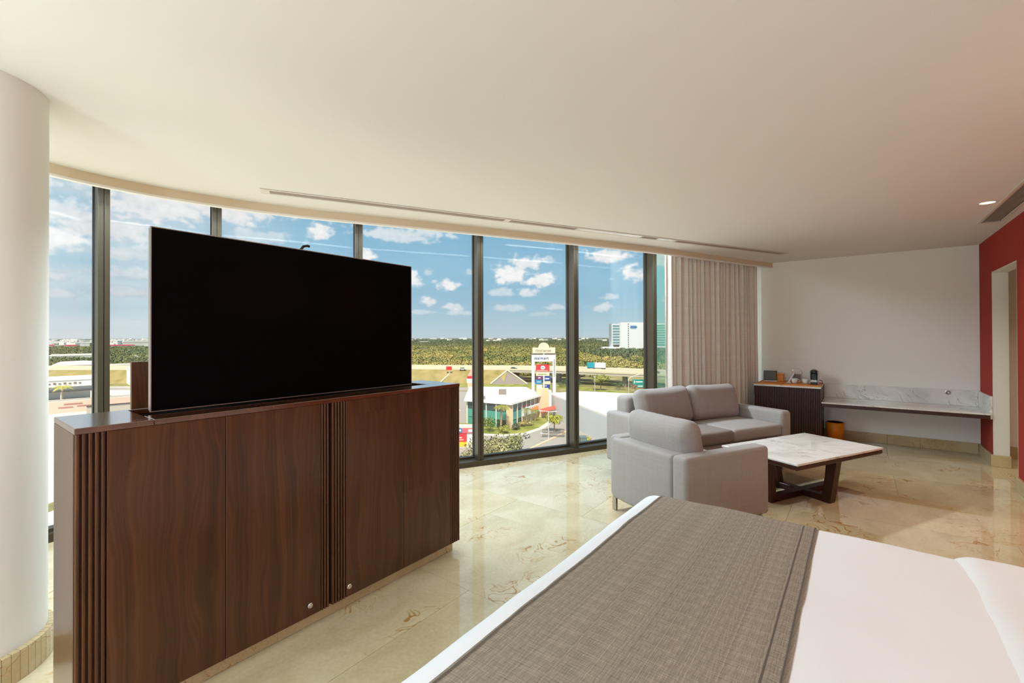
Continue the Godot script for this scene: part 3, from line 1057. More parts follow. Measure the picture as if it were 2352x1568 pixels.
func reeds(t: Node3D, xa: float, xb: float, n: int) -> void:
	var w := (xb - xa) / n
	part("backing", boxm(Vector3(xa, KICK, CF - 0.024), Vector3(xb, CT - 0.022, CF - 0.0125)), M.wood1, t)
	for k in n:
		var st := st0()
		var x0 := xa + w * k + 0.0018
		var x1 := xa + w * (k + 1) - 0.0018
		var c := (x0 + x1) / 2
		var h := (x1 - x0) / 2
		var pts := [Vector2(x0, CF - 0.0125), Vector2(x0, CF - 0.006), Vector2(c - h * 0.75, CF - 0.002), Vector2(c - h * 0.35, CF), Vector2(c + h * 0.35, CF), Vector2(c + h * 0.75, CF - 0.002), Vector2(x1, CF - 0.006), Vector2(x1, CF - 0.0125)]
		slab(st, PackedVector2Array(pts), KICK - 0.001, CT - 0.022)
		part("reed", st.commit(), M["wood%d" % (k % 3)], t)

func build_cabinet() -> void:
	var t := thing("tv_cabinet", "tall dark walnut cabinet with reeded strips from which the television rises", "cabinet")
	# shaft opening in the top
	var hx0 := 0.53
	var hx1 := 1.99
	var hz0 := -2.45
	var hz1 := -2.222
	part("side_panel", chamm(Vector3(CX0, KICK, CB), Vector3(CX0 + 0.022, CT - 0.0225, CF - 0.0245), 0.0015), M.wood_end, t)
	part("side_panel", chamm(Vector3(CX1 - 0.022, KICK, CB), Vector3(CX1, CT - 0.0225, CF - 0.0245), 0.0015), M.wood_end, t)
	part("back_panel", boxm(Vector3(CX0 + 0.0225, KICK, CB), Vector3(CX1 - 0.0225, CT - 0.0225, CB + 0.012)), M.wood2, t)
	part("bottom_panel", boxm(Vector3(CX0 + 0.0225, KICK, CB + 0.0125), Vector3(CX1 - 0.0225, KICK + 0.018, CF - 0.0245)), M.wood_dark, t)
	var st := st0()
	box(st, Vector3(hx0 - 0.012, 0.55, hz0 - 0.008), Vector3(hx0, CT - 0.0225, hz1 + 0.012))
	box(st, Vector3(hx1, 0.55, hz0 - 0.008), Vector3(hx1 + 0.012, CT - 0.0225, hz1 + 0.012))
	box(st, Vector3(hx0, 0.55, hz1), Vector3(hx1, CT - 0.0225, hz1 + 0.012))
	box(st, Vector3(hx0, 0.55, hz0 - 0.008), Vector3(hx1, CT - 0.0225, hz0))
	box(st, Vector3(hx0, 0.53, hz0), Vector3(hx1, 0.55, hz1))
	part("lift_shaft", st.commit(), M.hollow, t)
	# top: frame boards round the opening
	var y0 := CT - 0.022
	part("top", chamm(Vector3(CX0, y0, CB), Vector3(hx0, CT, CF), 0.002), M.wood_gloss, t, Vector3.ZERO, "glossy walnut top of the cabinet")
	part("top", chamm(Vector3(hx1, y0, CB), Vector3(CX1, CT, CF), 0.002), M.wood_gloss, t)
	part("top", chamm(Vector3(hx0 + 0.0004, y0, hz1), Vector3(hx1 - 0.0004, CT - 0.0003, CF), 0.002), M.wood_gloss, t)
	part("top", chamm(Vector3(hx0 + 0.0004, y0, CB), Vector3(hx1 - 0.0004, CT - 0.0003, hz0), 0.002), M.wood_gloss, t)
	part("lid", chamm(Vector3(hx0 + 0.012, CT + 0.001, hz0 - 0.02), Vector3(hx1 - 0.004, CT + 0.203, hz0), 0.0015), M.wood0, t, Vector3.ZERO, "upright lid flap behind the television")
	# doors
	var joints := [[0.3965, 0.7695], [0.7715, 1.1885], [1.3255, 1.6945], [1.6965, 2.0705]]
	for i in 4:
		var d := part("door", chamm(Vector3(joints[i][0], KICK - 0.0005, CF - 0.0225), Vector3(joints[i][1], y0 - 0.0005, CF - 0.0008), 0.0012), M["wood%d" % [3, 0, 2, 1][i]], t)
		if i == 1 or i == 2:
			var x: float = [0, 1.135, 1.313, 0][i]
			if i == 2: x = 1.345
			part("lock", turned([[Vector2(0.0, 0.003), Vector2(0.0105, 0.003)], [Vector2(0.0105, 0.003), Vector2(0.013, 0.0)], [Vector2(0.0, 0.0031), Vector2(0.003, 0.0045), Vector2(0.0, 0.005)]], 24), M.chrome, d, Vector3(x, 0.116, CF - 0.0008)).rotation.x = PI / 2
	reeds(t, CX0 + 0.0002, 0.3955, 5)
	reeds(t, 1.1895, 1.2335, 3)
	reeds(t, 1.2465, 1.3245, 5)
	reeds(t, 2.0715, CX1 - 0.0002, 5)
	part("shadow_gap", boxm(Vector3(1.2335, KICK, CF - 0.024), Vector3(1.2465, y0, CF - 0.02)), M.hollow, t)
	# marble plinth
	part("toe_kick", chamm(Vector3(CX0 + 0.02, 0.0005, CF - 0.06), Vector3(1.0, KICK - 0.0005, CF - 0.04), 0.001), M.skirt, t, Vector3.ZERO, "cream marble plinth")
	part("toe_kick", chamm(Vector3(1.001, 0.0005, CF - 0.06), Vector3(CX1 - 0.03, KICK - 0.0005, CF - 0.04), 0.001), M.skirt, t)
	part("plinth", boxm(Vector3(CX0 + 0.02, 0.0005, CB + 0.02), Vector3(CX1 - 0.03, KICK - 0.0005, CF - 0.0605)), M.skirt, t)

func build_tv() -> void:
	var t := thing("television", "large flat black television standing up out of the walnut cabinet", "television", Vector3(1.2375, 1.478, -2.28))
	var w := 0.6735
	var h := 0.378
	part("screen", chamm(Vector3(-w + 0.004, -h + 0.004, -0.0075), Vector3(w - 0.004, h - 0.004, 0.0), 0.001), M.screen, t, Vector3.ZERO, "glossy black screen")
	var st := st0()
	box(st, Vector3(-w, -h, -0.012), Vector3(-w + 0.0035, h, 0.0012))
	box(st, Vector3(w - 0.0035, -h, -0.012), Vector3(w, h, 0.0012))
	box(st, Vector3(-w + 0.0035, h - 0.0035, -0.012), Vector3(w - 0.0035, h, 0.0012))
	box(st, Vector3(-w + 0.0035, -h, -0.012), Vector3(w - 0.0035, -h + 0.0035, 0.0012))
	part("bezel", st.commit(), M.silver, t, Vector3.ZERO, "thin silver metal edge")
	part("back_cover", chamm(Vector3(-w + 0.002, -h + 0.002, -0.038), Vector3(w - 0.002, h - 0.002, -0.012), 0.004), M.silver, t)
	part("lift_post", boxm(Vector3(-0.16, -0.925, -0.075), Vector3(0.16, 0.1, -0.0385)), M.black, t)
	var hook := part("cable_clip", tubem([Vector3(-0.035, h - 0.03, -0.045), Vector3(-0.03, h + 0.005, -0.045), Vector3(-0.014, h + 0.026, -0.045), Vector3(0.006, h + 0.032, -0.044), Vector3(0.018, h + 0.03, -0.043)], 0.007, 10), M.black, t, Vector3.ZERO, "small dark bent cable clip at the top edge")
	hook.position = Vector3(0.0, 0, 0)

# ------------------------------------------------------------------ bed
func build_bed() -> void:
	var x0 := 0.31
	var x1 := 2.262
	var z0 := -0.872
	var z1 := 1.13
	var top := 0.622
	var t := thing("bed", "wide bed made up with smooth white linen", "bed", Vector3((x0 + x1) / 2, 0, (z0 + z1) / 2))
	var sx := x1 - x0
	var sz := z1 - z0
	part("box_base", chamm(Vector3(-sx / 2 + 0.05, 0.06, -sz / 2 + 0.05), Vector3(sx / 2 - 0.05, 0.3, sz / 2), 0.01), M.wood_dark, t)
	for s in [[-1, -1], [1, -1], [-1, 1], [1, 1]]:
		part("leg", chamm(Vector3(s[0] * (sx / 2 - 0.12) - 0.03, 0.0005, s[1] * (sz / 2 - 0.12) - 0.03), Vector3(s[0] * (sx / 2 - 0.12) + 0.03, 0.0595, s[1] * (sz / 2 - 0.12) + 0.03), 0.003), M.wood_dark, t)
	part("mattress", soft(Vector3(sx - 0.06, 0.26, sz - 0.04), 0.06, 1), M.linen, t, Vector3(0, 0.4305, 0.0))
	var rip := fnl(1.4, 3, 61)
	var fold := func(p: Vector3) -> Vector3:
		var k := smoothstep(0.02, 0.17, p.y)
		p.y += 0.006 * rip.get_noise_2d(p.x * 1.3, p.z * 1.8) * k
		var low := smoothstep(0.1, -0.19, p.y)
		p.x += 0.012 * low * sin(p.z * 26.0 + 2.0 * rip.get_noise_2d(p.z * 3.0, 1.0)) * (1.0 if p.x > 0 else -1.0)
		p.z += 0.012 * low * sin(p.x * 24.0) * (-1.0 if p.z < 0 else 0.0)
		return p
	part("duvet", soft(Vector3(sx, 0.38, sz), 0.085, 40, fold, 6), M.linen, t, Vector3(0, top - 0.19, 0), "white duvet")
	# turned down top layer with a thick rolled edge
	var edge_z := 0.235
	var lay := func(p: Vector3) -> Vector3:
		var front := smoothstep(-0.38, -0.445, p.z)
		p.y += 0.006 * front + 0.005 * rip.get_noise_2d(p.x * 1.3 + 5.0, p.z * 2.2) * smoothstep(0.02, 0.1, p.y)
		p.z += 0.012 * sin(p.x * 2.6 + 0.6) + 0.006 * rip.get_noise_2d(p.x * 4.0, 3.0)
		return p
	part("turned_down_sheet", soft(Vector3(sx + 0.022, 0.34, z1 - edge_z), 0.09, 30, lay, 6), M.linen, t, Vector3(0, top - 0.17 + 0.014, (edge_z + z1) / 2 - (z0 + z1) / 2), "turned down white sheet")
	# runner: a woven cloth laid over the foot of the bed, hanging down on both sides
	var st := st0()
	var ra := -0.772
	var rb := -0.128
	var prof := []          # section across the bed: x, y, normal
	var r := 0.085
	var lift := 0.0055
	for k in 13: prof.append([Vector2(x0 - lift, lerpf(0.33, top - r, k / 12.0)), Vector2(-1, 0)])
	for k in range(1, 9):
		var a := PI - k / 8.0 * PI / 2
		prof.append([Vector2(x0 + r, top - r) + Vector2(cos(a), sin(a)) * (r + lift), Vector2(cos(a), sin(a))])
	for k in range(1, 31): prof.append([Vector2(lerpf(x0 + r, x1 - r, k / 30.0), top + lift), Vector2(0, 1)])
	for k in range(1, 9):
		var a := PI / 2 - k / 8.0 * PI / 2
		prof.append([Vector2(x1 - r, top - r) + Vector2(cos(a), sin(a)) * (r + lift), Vector2(cos(a), sin(a))])
	for k in range(1, 13): prof.append([Vector2(x1 + lift, lerpf(top - r, 0.33, k / 12.0)), Vector2(1, 0)])
	var run := 0.0
	var rows := 18
	for k in prof.size() - 1:
		var l: float = prof[k][0].distance_to(prof[k + 1][0])
		for j in rows:
			var q := []
			for c in [[k, j, run], [k + 1, j, run + l], [k + 1, j + 1, run + l], [k, j + 1, run]]:
				var p: Array = prof[c[0]]
				var zz := lerpf(ra, rb, float(c[1]) / rows)
				var bump := 0.006 * rip.get_noise_2d((p[0].x - (x0 + x1) / 2) * 1.3, (zz - (z0 + z1) / 2) * 1.8) if p[1].y > 0.5 else 0.0
				var drop := 0.004 if c[1] == 0 or c[1] == rows else 0.0
				q.append([Vector3(p[0].x - p[1].x * drop, p[0].y + bump - p[1].y * drop, zz + 0.004 * rip.get_noise_2d(p[0].x * 3.0, 8.0 + c[1] / rows)), Vector3(p[1].x, p[1].y, 0), Vector2(c[2], zz)])
			for o in [0, 1, 2, 0, 2, 3]:
				st.set_normal(q[o][1])
				st.set_uv(q[o][2])
				st.add_vertex(q[o][0])
	var rn := thing("bed_runner", "taupe woven runner laid across the foot of the white bed", "bed runner")
	part("cloth", st.commit(), M.runner, rn)
	# stitched hems
	for z in [ra + 0.012, rb - 0.012, rb - 0.05]:
		var s2 := st0()
		for k in prof.size() - 1:
			var p: Array = prof[k]
			var q: Array = prof[k + 1]
			var pb := 0.006 * rip.get_noise_2d((p[0].x - (x0 + x1) / 2) * 1.3, (z - (z0 + z1) / 2) * 1.8) if p[1].y > 0.5 else 0.0
			var qb := 0.006 * rip.get_noise_2d((q[0].x - (x0 + x1) / 2) * 1.3, (z - (z0 + z1) / 2) * 1.8) if q[1].y > 0.5 else 0.0
			var a := Vector3(p[0].x + p[1].x * 0.0006, p[0].y + p[1].y * 0.0006 + pb, z)
			var b := Vector3(q[0].x + q[1].x * 0.0006, q[0].y + q[1].y * 0.0006 + qb, z)
			var dz := Vector3(0, 0, 0.0022)
			quad(s2, a - dz, b - dz, b + dz, a + dz, Vector3(p[1].x, p[1].y, 0))
		part("hem", s2.commit(), M.runner_hem, rn)

# ------------------------------------------------------------------ seats
func cushion(size: Vector3, puff: float, seed_: int) -> ArrayMesh:
	var n := fnl(5.0, 3, seed_)
	var h := size * 0.5
	return soft(size, minf(size.x, minf(size.y, size.z)) * 0.46, 14, func(p: Vector3) -> Vector3:
		# thickest axis is z: plump in the middle, pinched at the corners, small wrinkles along the edges
		var u := clampf(p.x / h.x, -1, 1)
		var v := clampf(p.y / h.y, -1, 1)
		var k := (1.0 - u * u) * (1.0 - v * v)
		var e := 1.0 - k
		p.z *= 0.72 + puff * pow(k, 0.5)
		p.x *= 1.0 - 0.035 * (1.0 - v * v) * absf(u)
		p.y *= 1.0 - 0.05 * (1.0 - u * u) * absf(v)
		p += Vector3(0.3, 0.4, 1.0) * 0.007 * e * n.get_noise_3d(p.x * 2.0, p.y * 3.0, p.z * 1.5)
		return p, 4)

func seatblock(size: Vector3, r: float, crown: float, seed_: int) -> ArrayMesh:
	var n := fnl(3.0, 2, seed_)
	var h := size * 0.5
	return soft(size, r, 10, func(p: Vector3) -> Vector3:
		var u := clampf(p.x / h.x, -1, 1)
		var v := clampf(p.z / h.z, -1, 1)
		if p.y > 0: p.y += crown * (1.0 - u * u) * (1.0 - v * v)
		p.z += 0.5 * crown * (1.0 - u * u) * (1.0 if p.z > 0 else 0.0) * (1.0 - pow(p.y / h.y, 2.0))
		p += Vector3.ONE * 0.003 * n.get_noise_3dv(p * 2.0)
		return p, 4)

func armblock(size: Vector3, r: float) -> ArrayMesh:
	return soft(size, r, 3, null, 5)

func build_seats() -> void:
	var turn := -deg_to_rad(27.2)
	var c := cos(deg_to_rad(27.2))
	var s := sin(deg_to_rad(27.2))
	var loc := func(u: float, v: float) -> Vector3: return Vector3(u * c - v * s, 0, u * s + v * c)
	# two seater with its back to the windows
	var u0 := 2.95
	var u1 := 4.685
	var v0 := -3.92
	var v1 := -3.03
	var mid := (u0 + u1) / 2
	var t := thing("sofa", "grey two seat sofa with loose back cushions, standing before the windows and curtain", "sofa", loc.call(mid, (v0 + v1) / 2), turn)
	var W := u1 - u0
	var D := v1 - v0
	var aw := 0.15
	part("base", armblock(Vector3(W - 2 * aw + 0.02, 0.26, D - 0.06), 0.02), M.sofa, t, Vector3(0, 0.24, 0.0))
	part("arm", armblock(Vector3(aw, 0.515, D), 0.035), M.sofa, t, Vector3(-W / 2 + aw / 2, 0.3625, 0))
	part("arm", armblock(Vector3(aw, 0.515, D), 0.035), M.sofa, t, Vector3(W / 2 - aw / 2, 0.3625, 0))
	part("backrest", armblock(Vector3(W - 2 * aw + 0.05, 0.67, 0.2), 0.05), M.sofa, t, Vector3(0, 0.445, -D / 2 + 0.105))
	var sw := (W - 2 * aw) / 2
	for k in 2:
		var x := (-0.5 + k) * sw
		part("seat_cushion", seatblock(Vector3(sw - 0.004, 0.122, D - 0.2), 0.03, 0.012, 3 + k), M.sofa_dark if k == 0 else M.sofa, t, Vector3(x, 0.431, 0.1), "darker grey seat cushion" if k == 0 else "")
		var b := part("back_cushion", cushion(Vector3(sw + 0.015, 0.40, 0.2), 0.34, 11 + k), M.sofa, t, Vector3(x, 0.672, -D / 2 + 0.315))
		b.rotation = Vector3(-0.24, 0, 0.02 * (1 - 2 * k))
	for q in [[-1, -1], [1, -1], [-1, 1], [1, 1]]:
		part("leg", chamm(Vector3(q[0] * (W / 2 - 0.06) - 0.02, 0.0005, q[1] * (D / 2 - 0.06) - 0.012), Vector3(q[0] * (W / 2 - 0.06) + 0.02, 0.1095, q[1] * (D / 2 - 0.06) + 0.012), 0.002), M.steel, t)
	# armchair at a right angle to it
	u0 = 2.285
	u1 = 3.115
	v0 = -3.02
	v1 = -2.18
	t = thing("armchair", "grey armchair seen from behind, its back cushion leaning over the low back", "armchair", loc.call((u0 + u1) / 2, (v0 + v1) / 2), turn)
	W = u1 - u0
	D = v1 - v0
	aw = 0.13
	# local x is the way it faces, z runs across it
	part("arm", armblock(Vector3(W, 0.496, aw), 0.03), M.sofa, t, Vector3(0, 0.352, D / 2 - aw / 2))
	part("arm", armblock(Vector3(W - 0.03, 0.496, aw), 0.03), M.sofa, t, Vector3(0.015, 0.352, -D / 2 + aw / 2))
	part("base", armblock(Vector3(W - 0.06, 0.22, D - 2 * aw + 0.01), 0.015), M.sofa, t, Vector3(0.02, 0.22, 0))
	part("backrest", armblock(Vector3(0.16, 0.484, D - 2 * aw + 0.075), 0.028), M.sofa, t, Vector3(-W / 2 + 0.084, 0.346, -0.041))
	part("seat_cushion", seatblock(Vector3(W - 0.19, 0.12, D - 2 * aw - 0.004), 0.03, 0.012, 7), M.sofa, t, Vector3(0.085, 0.391, 0))
	var bc := part("back_cushion", cushion(Vector3(0.70, 0.42, 0.215), 0.36, 21), M.sofa_light, t, Vector3(-W / 2 + 0.23, 0.605, -0.02), "plump light grey back cushion")
	bc.rotation = Vector3(0, PI / 2, 0)
	bc.rotate_object_local(Vector3.RIGHT, -0.16)
	for q in [[-1, -1], [1, -1], [-1, 1], [1, 1]]:
		part("leg", chamm(Vector3(q[0] * (W / 2 - 0.035) - 0.01, 0.0005, q[1] * (D / 2 - 0.06) - 0.022), Vector3(q[0] * (W / 2 - 0.035) + 0.01, 0.1095, q[1] * (D / 2 - 0.06) + 0.022), 0.002), M.steel, t)
	# coffee table
	var tu := 4.045
	var tv := -2.53
	t = thing("coffee_table", "low coffee table with a white marble top on a dark wooden cross base", "table", loc.call(tu, tv), turn)
	part("marble_top", chamm(Vector3(-0.598, 0.402, -0.345), Vector3(0.598, 0.42, 0.345), 0.003), M.marble, t, Vector3.ZERO, "white veined marble top")
	part("frame", chamm(Vector3(-0.593, 0.366, -0.34), Vector3(0.593, 0.4015, 0.34), 0.006), M.wood_dark, t)
	var beams := [[0.46, 0], [0.255, 1]]
	for b in beams:
		var st := st0()
		var e: float = b[0]
		var y: float = 0.0006 + 0.0003 * b[1]
		if b[1] == 0: cham(st, Vector3(-e, y, -0.035), Vector3(e, 0.052, 0.035), 0.003)
		else: cham(st, Vector3(-0.035, y, -e), Vector3(0.035, 0.0523, e), 0.003)
		part("cross_beam", st.commit(), M.wood_dark, t)
	for q in [[-1, 0], [1, 0], [0, 1], [0, -1]]:
		# legs lean outwards from the ends of the cross
		var st := st0()
		var dir := Vector3(q[0], 0, q[1])
		var side := Vector3(q[1], 0, q[0]).abs()
		var e: float = 0.46 if q[0] != 0 else 0.255
		var lo := dir * (e - 0.035)
		var hi := dir * (e + 0.02) + Vector3(0, 0.3655, 0)
		lo.y = 0.001
		var o := []
		for yy: Vector3 in [lo, hi]:
			for k in [[-1, -1], [1, -1], [1, 1], [-1, 1]]: o.append(yy + dir * k[0] * 0.036 + side * k[1] * 0.0365)
		quad(st, o[0], o[1], o[2], o[3], Vector3.DOWN)
		quad(st, o[4], o[5], o[6], o[7], Vector3.UP)
		quad(st, o[1], o[2], o[6], o[5], dir)
		quad(st, o[0], o[3], o[7], o[4], -dir)
		quad(st, o[0], o[1], o[5], o[4], -side)
		quad(st, o[3], o[2], o[6], o[7], side)
		part("leg", st.commit(), M.wood_dark, t)

# ------------------------------------------------------------------ minibar, bench and what stands there
func build_east_side() -> void:
	var x0 := 6.945
	var xb := EAST_X - 0.001
	var t := thing("bench", "long wall mounted white marble bench with a dark wooden edge", "bench")
	var z0 := -0.372
	var z1 := RED_Z - 0.001
	part("wood_edge", chamm(Vector3(x0, 0.503, z0 + 0.006), Vector3(x0 + 0.03, 0.5445, z1 - 0.022), 0.002), M.wood_dark, t)
	part("shelf_board", boxm(Vector3(x0 + 0.0305, 0.505, z0 + 0.006), Vector3(xb, 0.5445, z1 - 0.022)), M.wood_dark, t)
	part("marble_top", chamm(Vector3(x0 - 0.003, 0.545, z0 + 0.003), Vector3(xb, 0.56, z1 - 0.0215), 0.002), M.marble, t)
	part("backsplash", chamm(Vector3(xb - 0.018, 0.5605, z0 + 0.003), Vector3(xb, 0.748, z1 - 0.0215), 0.002), M.marble, t)
	part("side_splash", chamm(Vector3(x0 + 0.03, 0.5, z1 - 0.021), Vector3(xb, 0.748, z1), 0.002), M.marble, t)
	var gr := part("cable_grommet", turned([[Vector2(0.028, 0.0), Vector2(0.028, 0.004)], [Vector2(0.028, 0.004), Vector2(0.018, 0.005)], [Vector2(0.018, 0.005), Vector2(0.016, 0.001), Vector2(0.0, 0.001)]], 28), M.steel, t, Vector3(xb - 0.0181, 0.712, 0.872), "round metal cable grommet")
	gr.rotation.z = PI / 2
	# minibar cabinet
	t = thing("minibar_cabinet", "dark reeded minibar cabinet with a white top, in the corner beside the curtain", "cabinet")
	var mz0 := -1.135
	var mz1 := z0
	var mt := 0.7505
	part("body", boxm(Vector3(x0 + 0.01, 0.06, mz0 + 0.001), Vector3(xb, mt - 0.0225, mz1 - 0.001)), M.wood_dark, t)
	part("toe_kick", boxm(Vector3(x0 + 0.04, 0.0005, mz0 + 0.02), Vector3(xb, 0.0595, mz1 - 0.02)), M.hollow, t)
	part("top", chamm(Vector3(x0 - 0.014, mt - 0.022, mz0), Vector3(xb, mt, mz1), 0.002), M.marble, t, Vector3.ZERO, "white marble top")
	for k in 2:
		var a := lerpf(mz0, mz1, 0.5 * k) + 0.0015
		var b := lerpf(mz0, mz1, 0.5 * (k + 1)) - 0.0015
		var st := st0()
		var n := 20
		for j in n:
			var za := lerpf(a, b, float(j) / n)
			var zb := lerpf(a, b, float(j + 1) / n)
			var g := (zb - za) * 0.18
			quad(st, Vector3(x0, 0.062, za + g), Vector3(x0, 0.062, zb - g), Vector3(x0, mt - 0.024, zb - g), Vector3(x0, mt - 0.024, za + g), Vector3.LEFT)
			quad(st, Vector3(x0 + 0.007, 0.062, za), Vector3(x0, 0.062, za + g), Vector3(x0, mt - 0.024, za + g), Vector3(x0 + 0.007, mt - 0.024, za), Vector3(-1, 0, -1))
			quad(st, Vector3(x0, 0.062, zb - g), Vector3(x0 + 0.007, 0.062, zb), Vector3(x0 + 0.007, mt - 0.024, zb), Vector3(x0, mt - 0.024, zb - g), Vector3(-1, 0, 1))
		part("door", st.commit(), M.wood_dark, t)
	# trays
	var tray := func(za: float, zb: float, label: String) -> Node3D:
		var y: Node3D = thing("tray", label, "tray", Vector3((x0 + xb) / 2 - 0.01, mt, (za + zb) / 2))
		var hx := 0.305
		var hz := (zb - za) / 2
		part("bottom", chamm(Vector3(-hx, 0.0005, -hz), Vector3(hx, 0.006, hz), 0.002), M.tan_leather, y)
		part("rim", chamm(Vector3(-hx, 0.006, -hz), Vector3(-hx + 0.007, 0.012, hz), 0.0015), M.tan_leather, y)
		part("rim", chamm(Vector3(hx - 0.007, 0.006, -hz), Vector3(hx, 0.012, hz), 0.0015), M.tan_leather, y)
		part("rim", chamm(Vector3(-hx + 0.0075, 0.006, -hz), Vector3(hx - 0.0075, 0.012, -hz + 0.007), 0.0015), M.tan_leather, y)
		part("rim", chamm(Vector3(-hx + 0.0075, 0.006, hz - 0.007), Vector3(hx - 0.0075, 0.012, hz), 0.0015), M.tan_leather, y)
		return y
	tray.call(mz0 + 0.025, -0.815, "orange leather tray with the small screen on the minibar")
	tray.call(-0.808, mz1 - 0.012, "orange leather tray carrying the cups, jug and coffee maker")
	var ty := mt + 0.0068
	# small screen on a stand
	t = thing("tablet", "small dark screen in a black frame standing on the minibar", "tablet", Vector3(7.40, ty, -1.0), -PI / 2 + 0.12)
	var st := st0()
	cham(st, Vector3(-0.083, 0.012, -0.012), Vector3(0.083, 0.152, 0.0), 0.004, Transform3D(Basis(Vector3.RIGHT, -0.2), Vector3(0, 0, 0)))
	part("frame", st.commit(), M.black, t)
	st = st0()
	box(st, Vector3(-0.074, 0.022, 0.0), Vector3(0.074, 0.144, 0.0012), Transform3D(Basis(Vector3.RIGHT, -0.2), Vector3(0, 0, 0)))
	part("screen", st.commit(), mat(c8(84, 88, 76), 0.25), t)
	part("stand", chamm(Vector3(-0.085, 0.0, -0.07), Vector3(0.085, 0.012, 0.045), 0.003), M.porcelain, t)
	# orange box behind it
	t = thing("amenity_box", "small orange leather box behind the dark screen on the minibar", "box", Vector3(7.49, ty, -0.885))
	part("body", chamm(Vector3(-0.04, 0, -0.045), Vector3(0.04, 0.088, 0.045), 0.004), M.tan_leather, t)
	part("lid", chamm(Vector3(-0.042, 0.0885, -0.047), Vector3(0.042, 0.11, 0.047), 0.004), M.tan_leather, t)
	# menu card leaning in a holder
	t = thing("menu_card", "slanted white menu card beside the ice jug", "card", Vector3(7.34, ty, -0.765))
	st = st0()
	cham(st, Vector3(-0.05, 0.0, -0.008), Vector3(0.05, 0.155, 0.008), 0.002, Transform3D(Basis(Vector3.RIGHT, 0.48), Vector3(0, 0.004, 0)))
	part("card", st.commit(), M.porcelain, t)
	part("foot", chamm(Vector3(-0.05, 0, -0.02), Vector3(0.05, 0.01, 0.03), 0.002), M.porcelain, t)
	# ice jug with a bow handle
	t = thing("ice_jug", "glass jug of brown sachets with a hoop handle, between the two cups", "jug", Vector3(7.43, ty, -0.675))
	part("glass", lathe([Vector2(0.0, 0.003), Vector2(0.052, 0.003), Vector2(0.056, 0.02), Vector2(0.06, 0.125), Vector2(0.057, 0.125), Vector2(0.053, 0.02), Vector2(0.0, 0.008)], 28), M.cup_glass, t)
	for k in 7:
		var a := TAU * k / 7.0
		var pk := part("sachet", chamm(Vector3(-0.016, 0.0, -0.004), Vector3(0.016, 0.095, 0.004), 0.002), M.brown, t, Vector3(cos(a) * 0.027, 0.016, sin(a) * 0.027))
		pk.rotation = Vector3(0.18 * sin(a), a + 0.4, 0.14 * cos(a))
	var arc := []
	for k in 17: arc.append(Vector3(0, 0.118 + sin(PI * k / 16.0) * 0.075, cos(PI * k / 16.0) * 0.063))
	part("hoop_handle", tubem(arc, 0.003, 8), M.chrome, t)
	# two cups
	var cup := thing("cup", "white coffee cup in front of the ice jug, on the menu card side", "cup", Vector3(7.29, ty, -0.69), 0.0, "white cups on the minibar tray")
	part("bowl", lathe([Vector2(0.0, 0.002), Vector2(0.024, 0.0), Vector2(0.034, 0.02), Vector2(0.039, 0.062), Vector2(0.036, 0.062), Vector2(0.03, 0.02), Vector2(0.0, 0.008)], 28), M.porcelain, cup)
	var ear := []
	for k in 11: ear.append(Vector3(0.0, 0.034 + 0.018 * cos(PI * k / 10.0), 0.036 + 0.022 * sin(PI * k / 10.0)))
	part("handle", tubem(ear, 0.0035, 8), M.porcelain, cup)
	var c2 := cup.duplicate()
	c2.name = numbered("cup")
	add_child(c2)
	c2.position = Vector3(7.30, ty, -0.565)
	meta(c2, "white coffee cup on the coffee maker side of the ice jug", "cup", "white cups on the minibar tray")
	# capsule coffee maker
	t = thing("coffee_maker", "black and silver capsule coffee maker at the bench end of the minibar", "coffee maker", Vector3(7.26, ty, -0.465), -PI / 2)
	part("body", chamm(Vector3(-0.038, 0.03, -0.14), Vector3(0.038, 0.175, 0.0), 0.01), M.black, t)
	part("side_plate", chamm(Vector3(-0.05, 0.0, -0.15), Vector3(-0.039, 0.17, 0.01), 0.003), M.silver, t)
	part("side_plate", chamm(Vector3(0.039, 0.0, -0.15), Vector3(0.05, 0.17, 0.01), 0.003), M.silver, t)
	part("head", soft(Vector3(0.078, 0.05, 0.11), 0.02, 2), M.black, t, Vector3(0, 0.165, 0.015))
	var arcs := []
	for k in 9: arcs.append(Vector3(lerpf(-0.048, 0.048, k / 8.0), 0.165 + 0.035 * sin(PI * k / 8.0), -0.02))
	part("lever", tubem(arcs, 0.006, 8), M.silver, t)
	part("spout", boxm(Vector3(-0.012, 0.11, 0.0), Vector3(0.012, 0.14, 0.05)), M.black, t)
	part("drip_tray", chamm(Vector3(-0.038, 0.0, -0.02), Vector3(0.038, 0.03, 0.075), 0.004), M.black, t)
	part("drip_front", boxm(Vector3(-0.034, 0.032, 0.02), Vector3(0.034, 0.06, 0.066)), M.silver, t)
	part("cable", tubem([Vector3(0.055, 0.05, -0.1), Vector3(0.085, 0.04, -0.09), Vector3(0.095, 0.008, -0.07), Vector3(0.07, 0.004, -0.12)], 0.005, 8), M.black, t)
	# waste bin
	t = thing("waste_bin", "round orange waste bin under the marble bench", "bin", Vector3(7.43, 0, -0.245))
	part("shell", lathe([Vector2(0.0, 0.003), Vector2(0.098, 0.0005), Vector2(0.103, 0.25), Vector2(0.1, 0.252), Vector2(0.096, 0.25), Vector2(0.092, 0.01), Vector2(0.0, 0.01)], 40), M.orange, t)
	part("liner", lathe([Vector2(0.0, 0.02), Vector2(0.088, 0.02), Vector2(0.0945, 0.2505), Vector2(0.0925, 0.2505), Vector2(0.086, 0.024), Vector2(0.0, 0.024)], 40), M.black, t, Vector3.ZERO, "black inner liner")

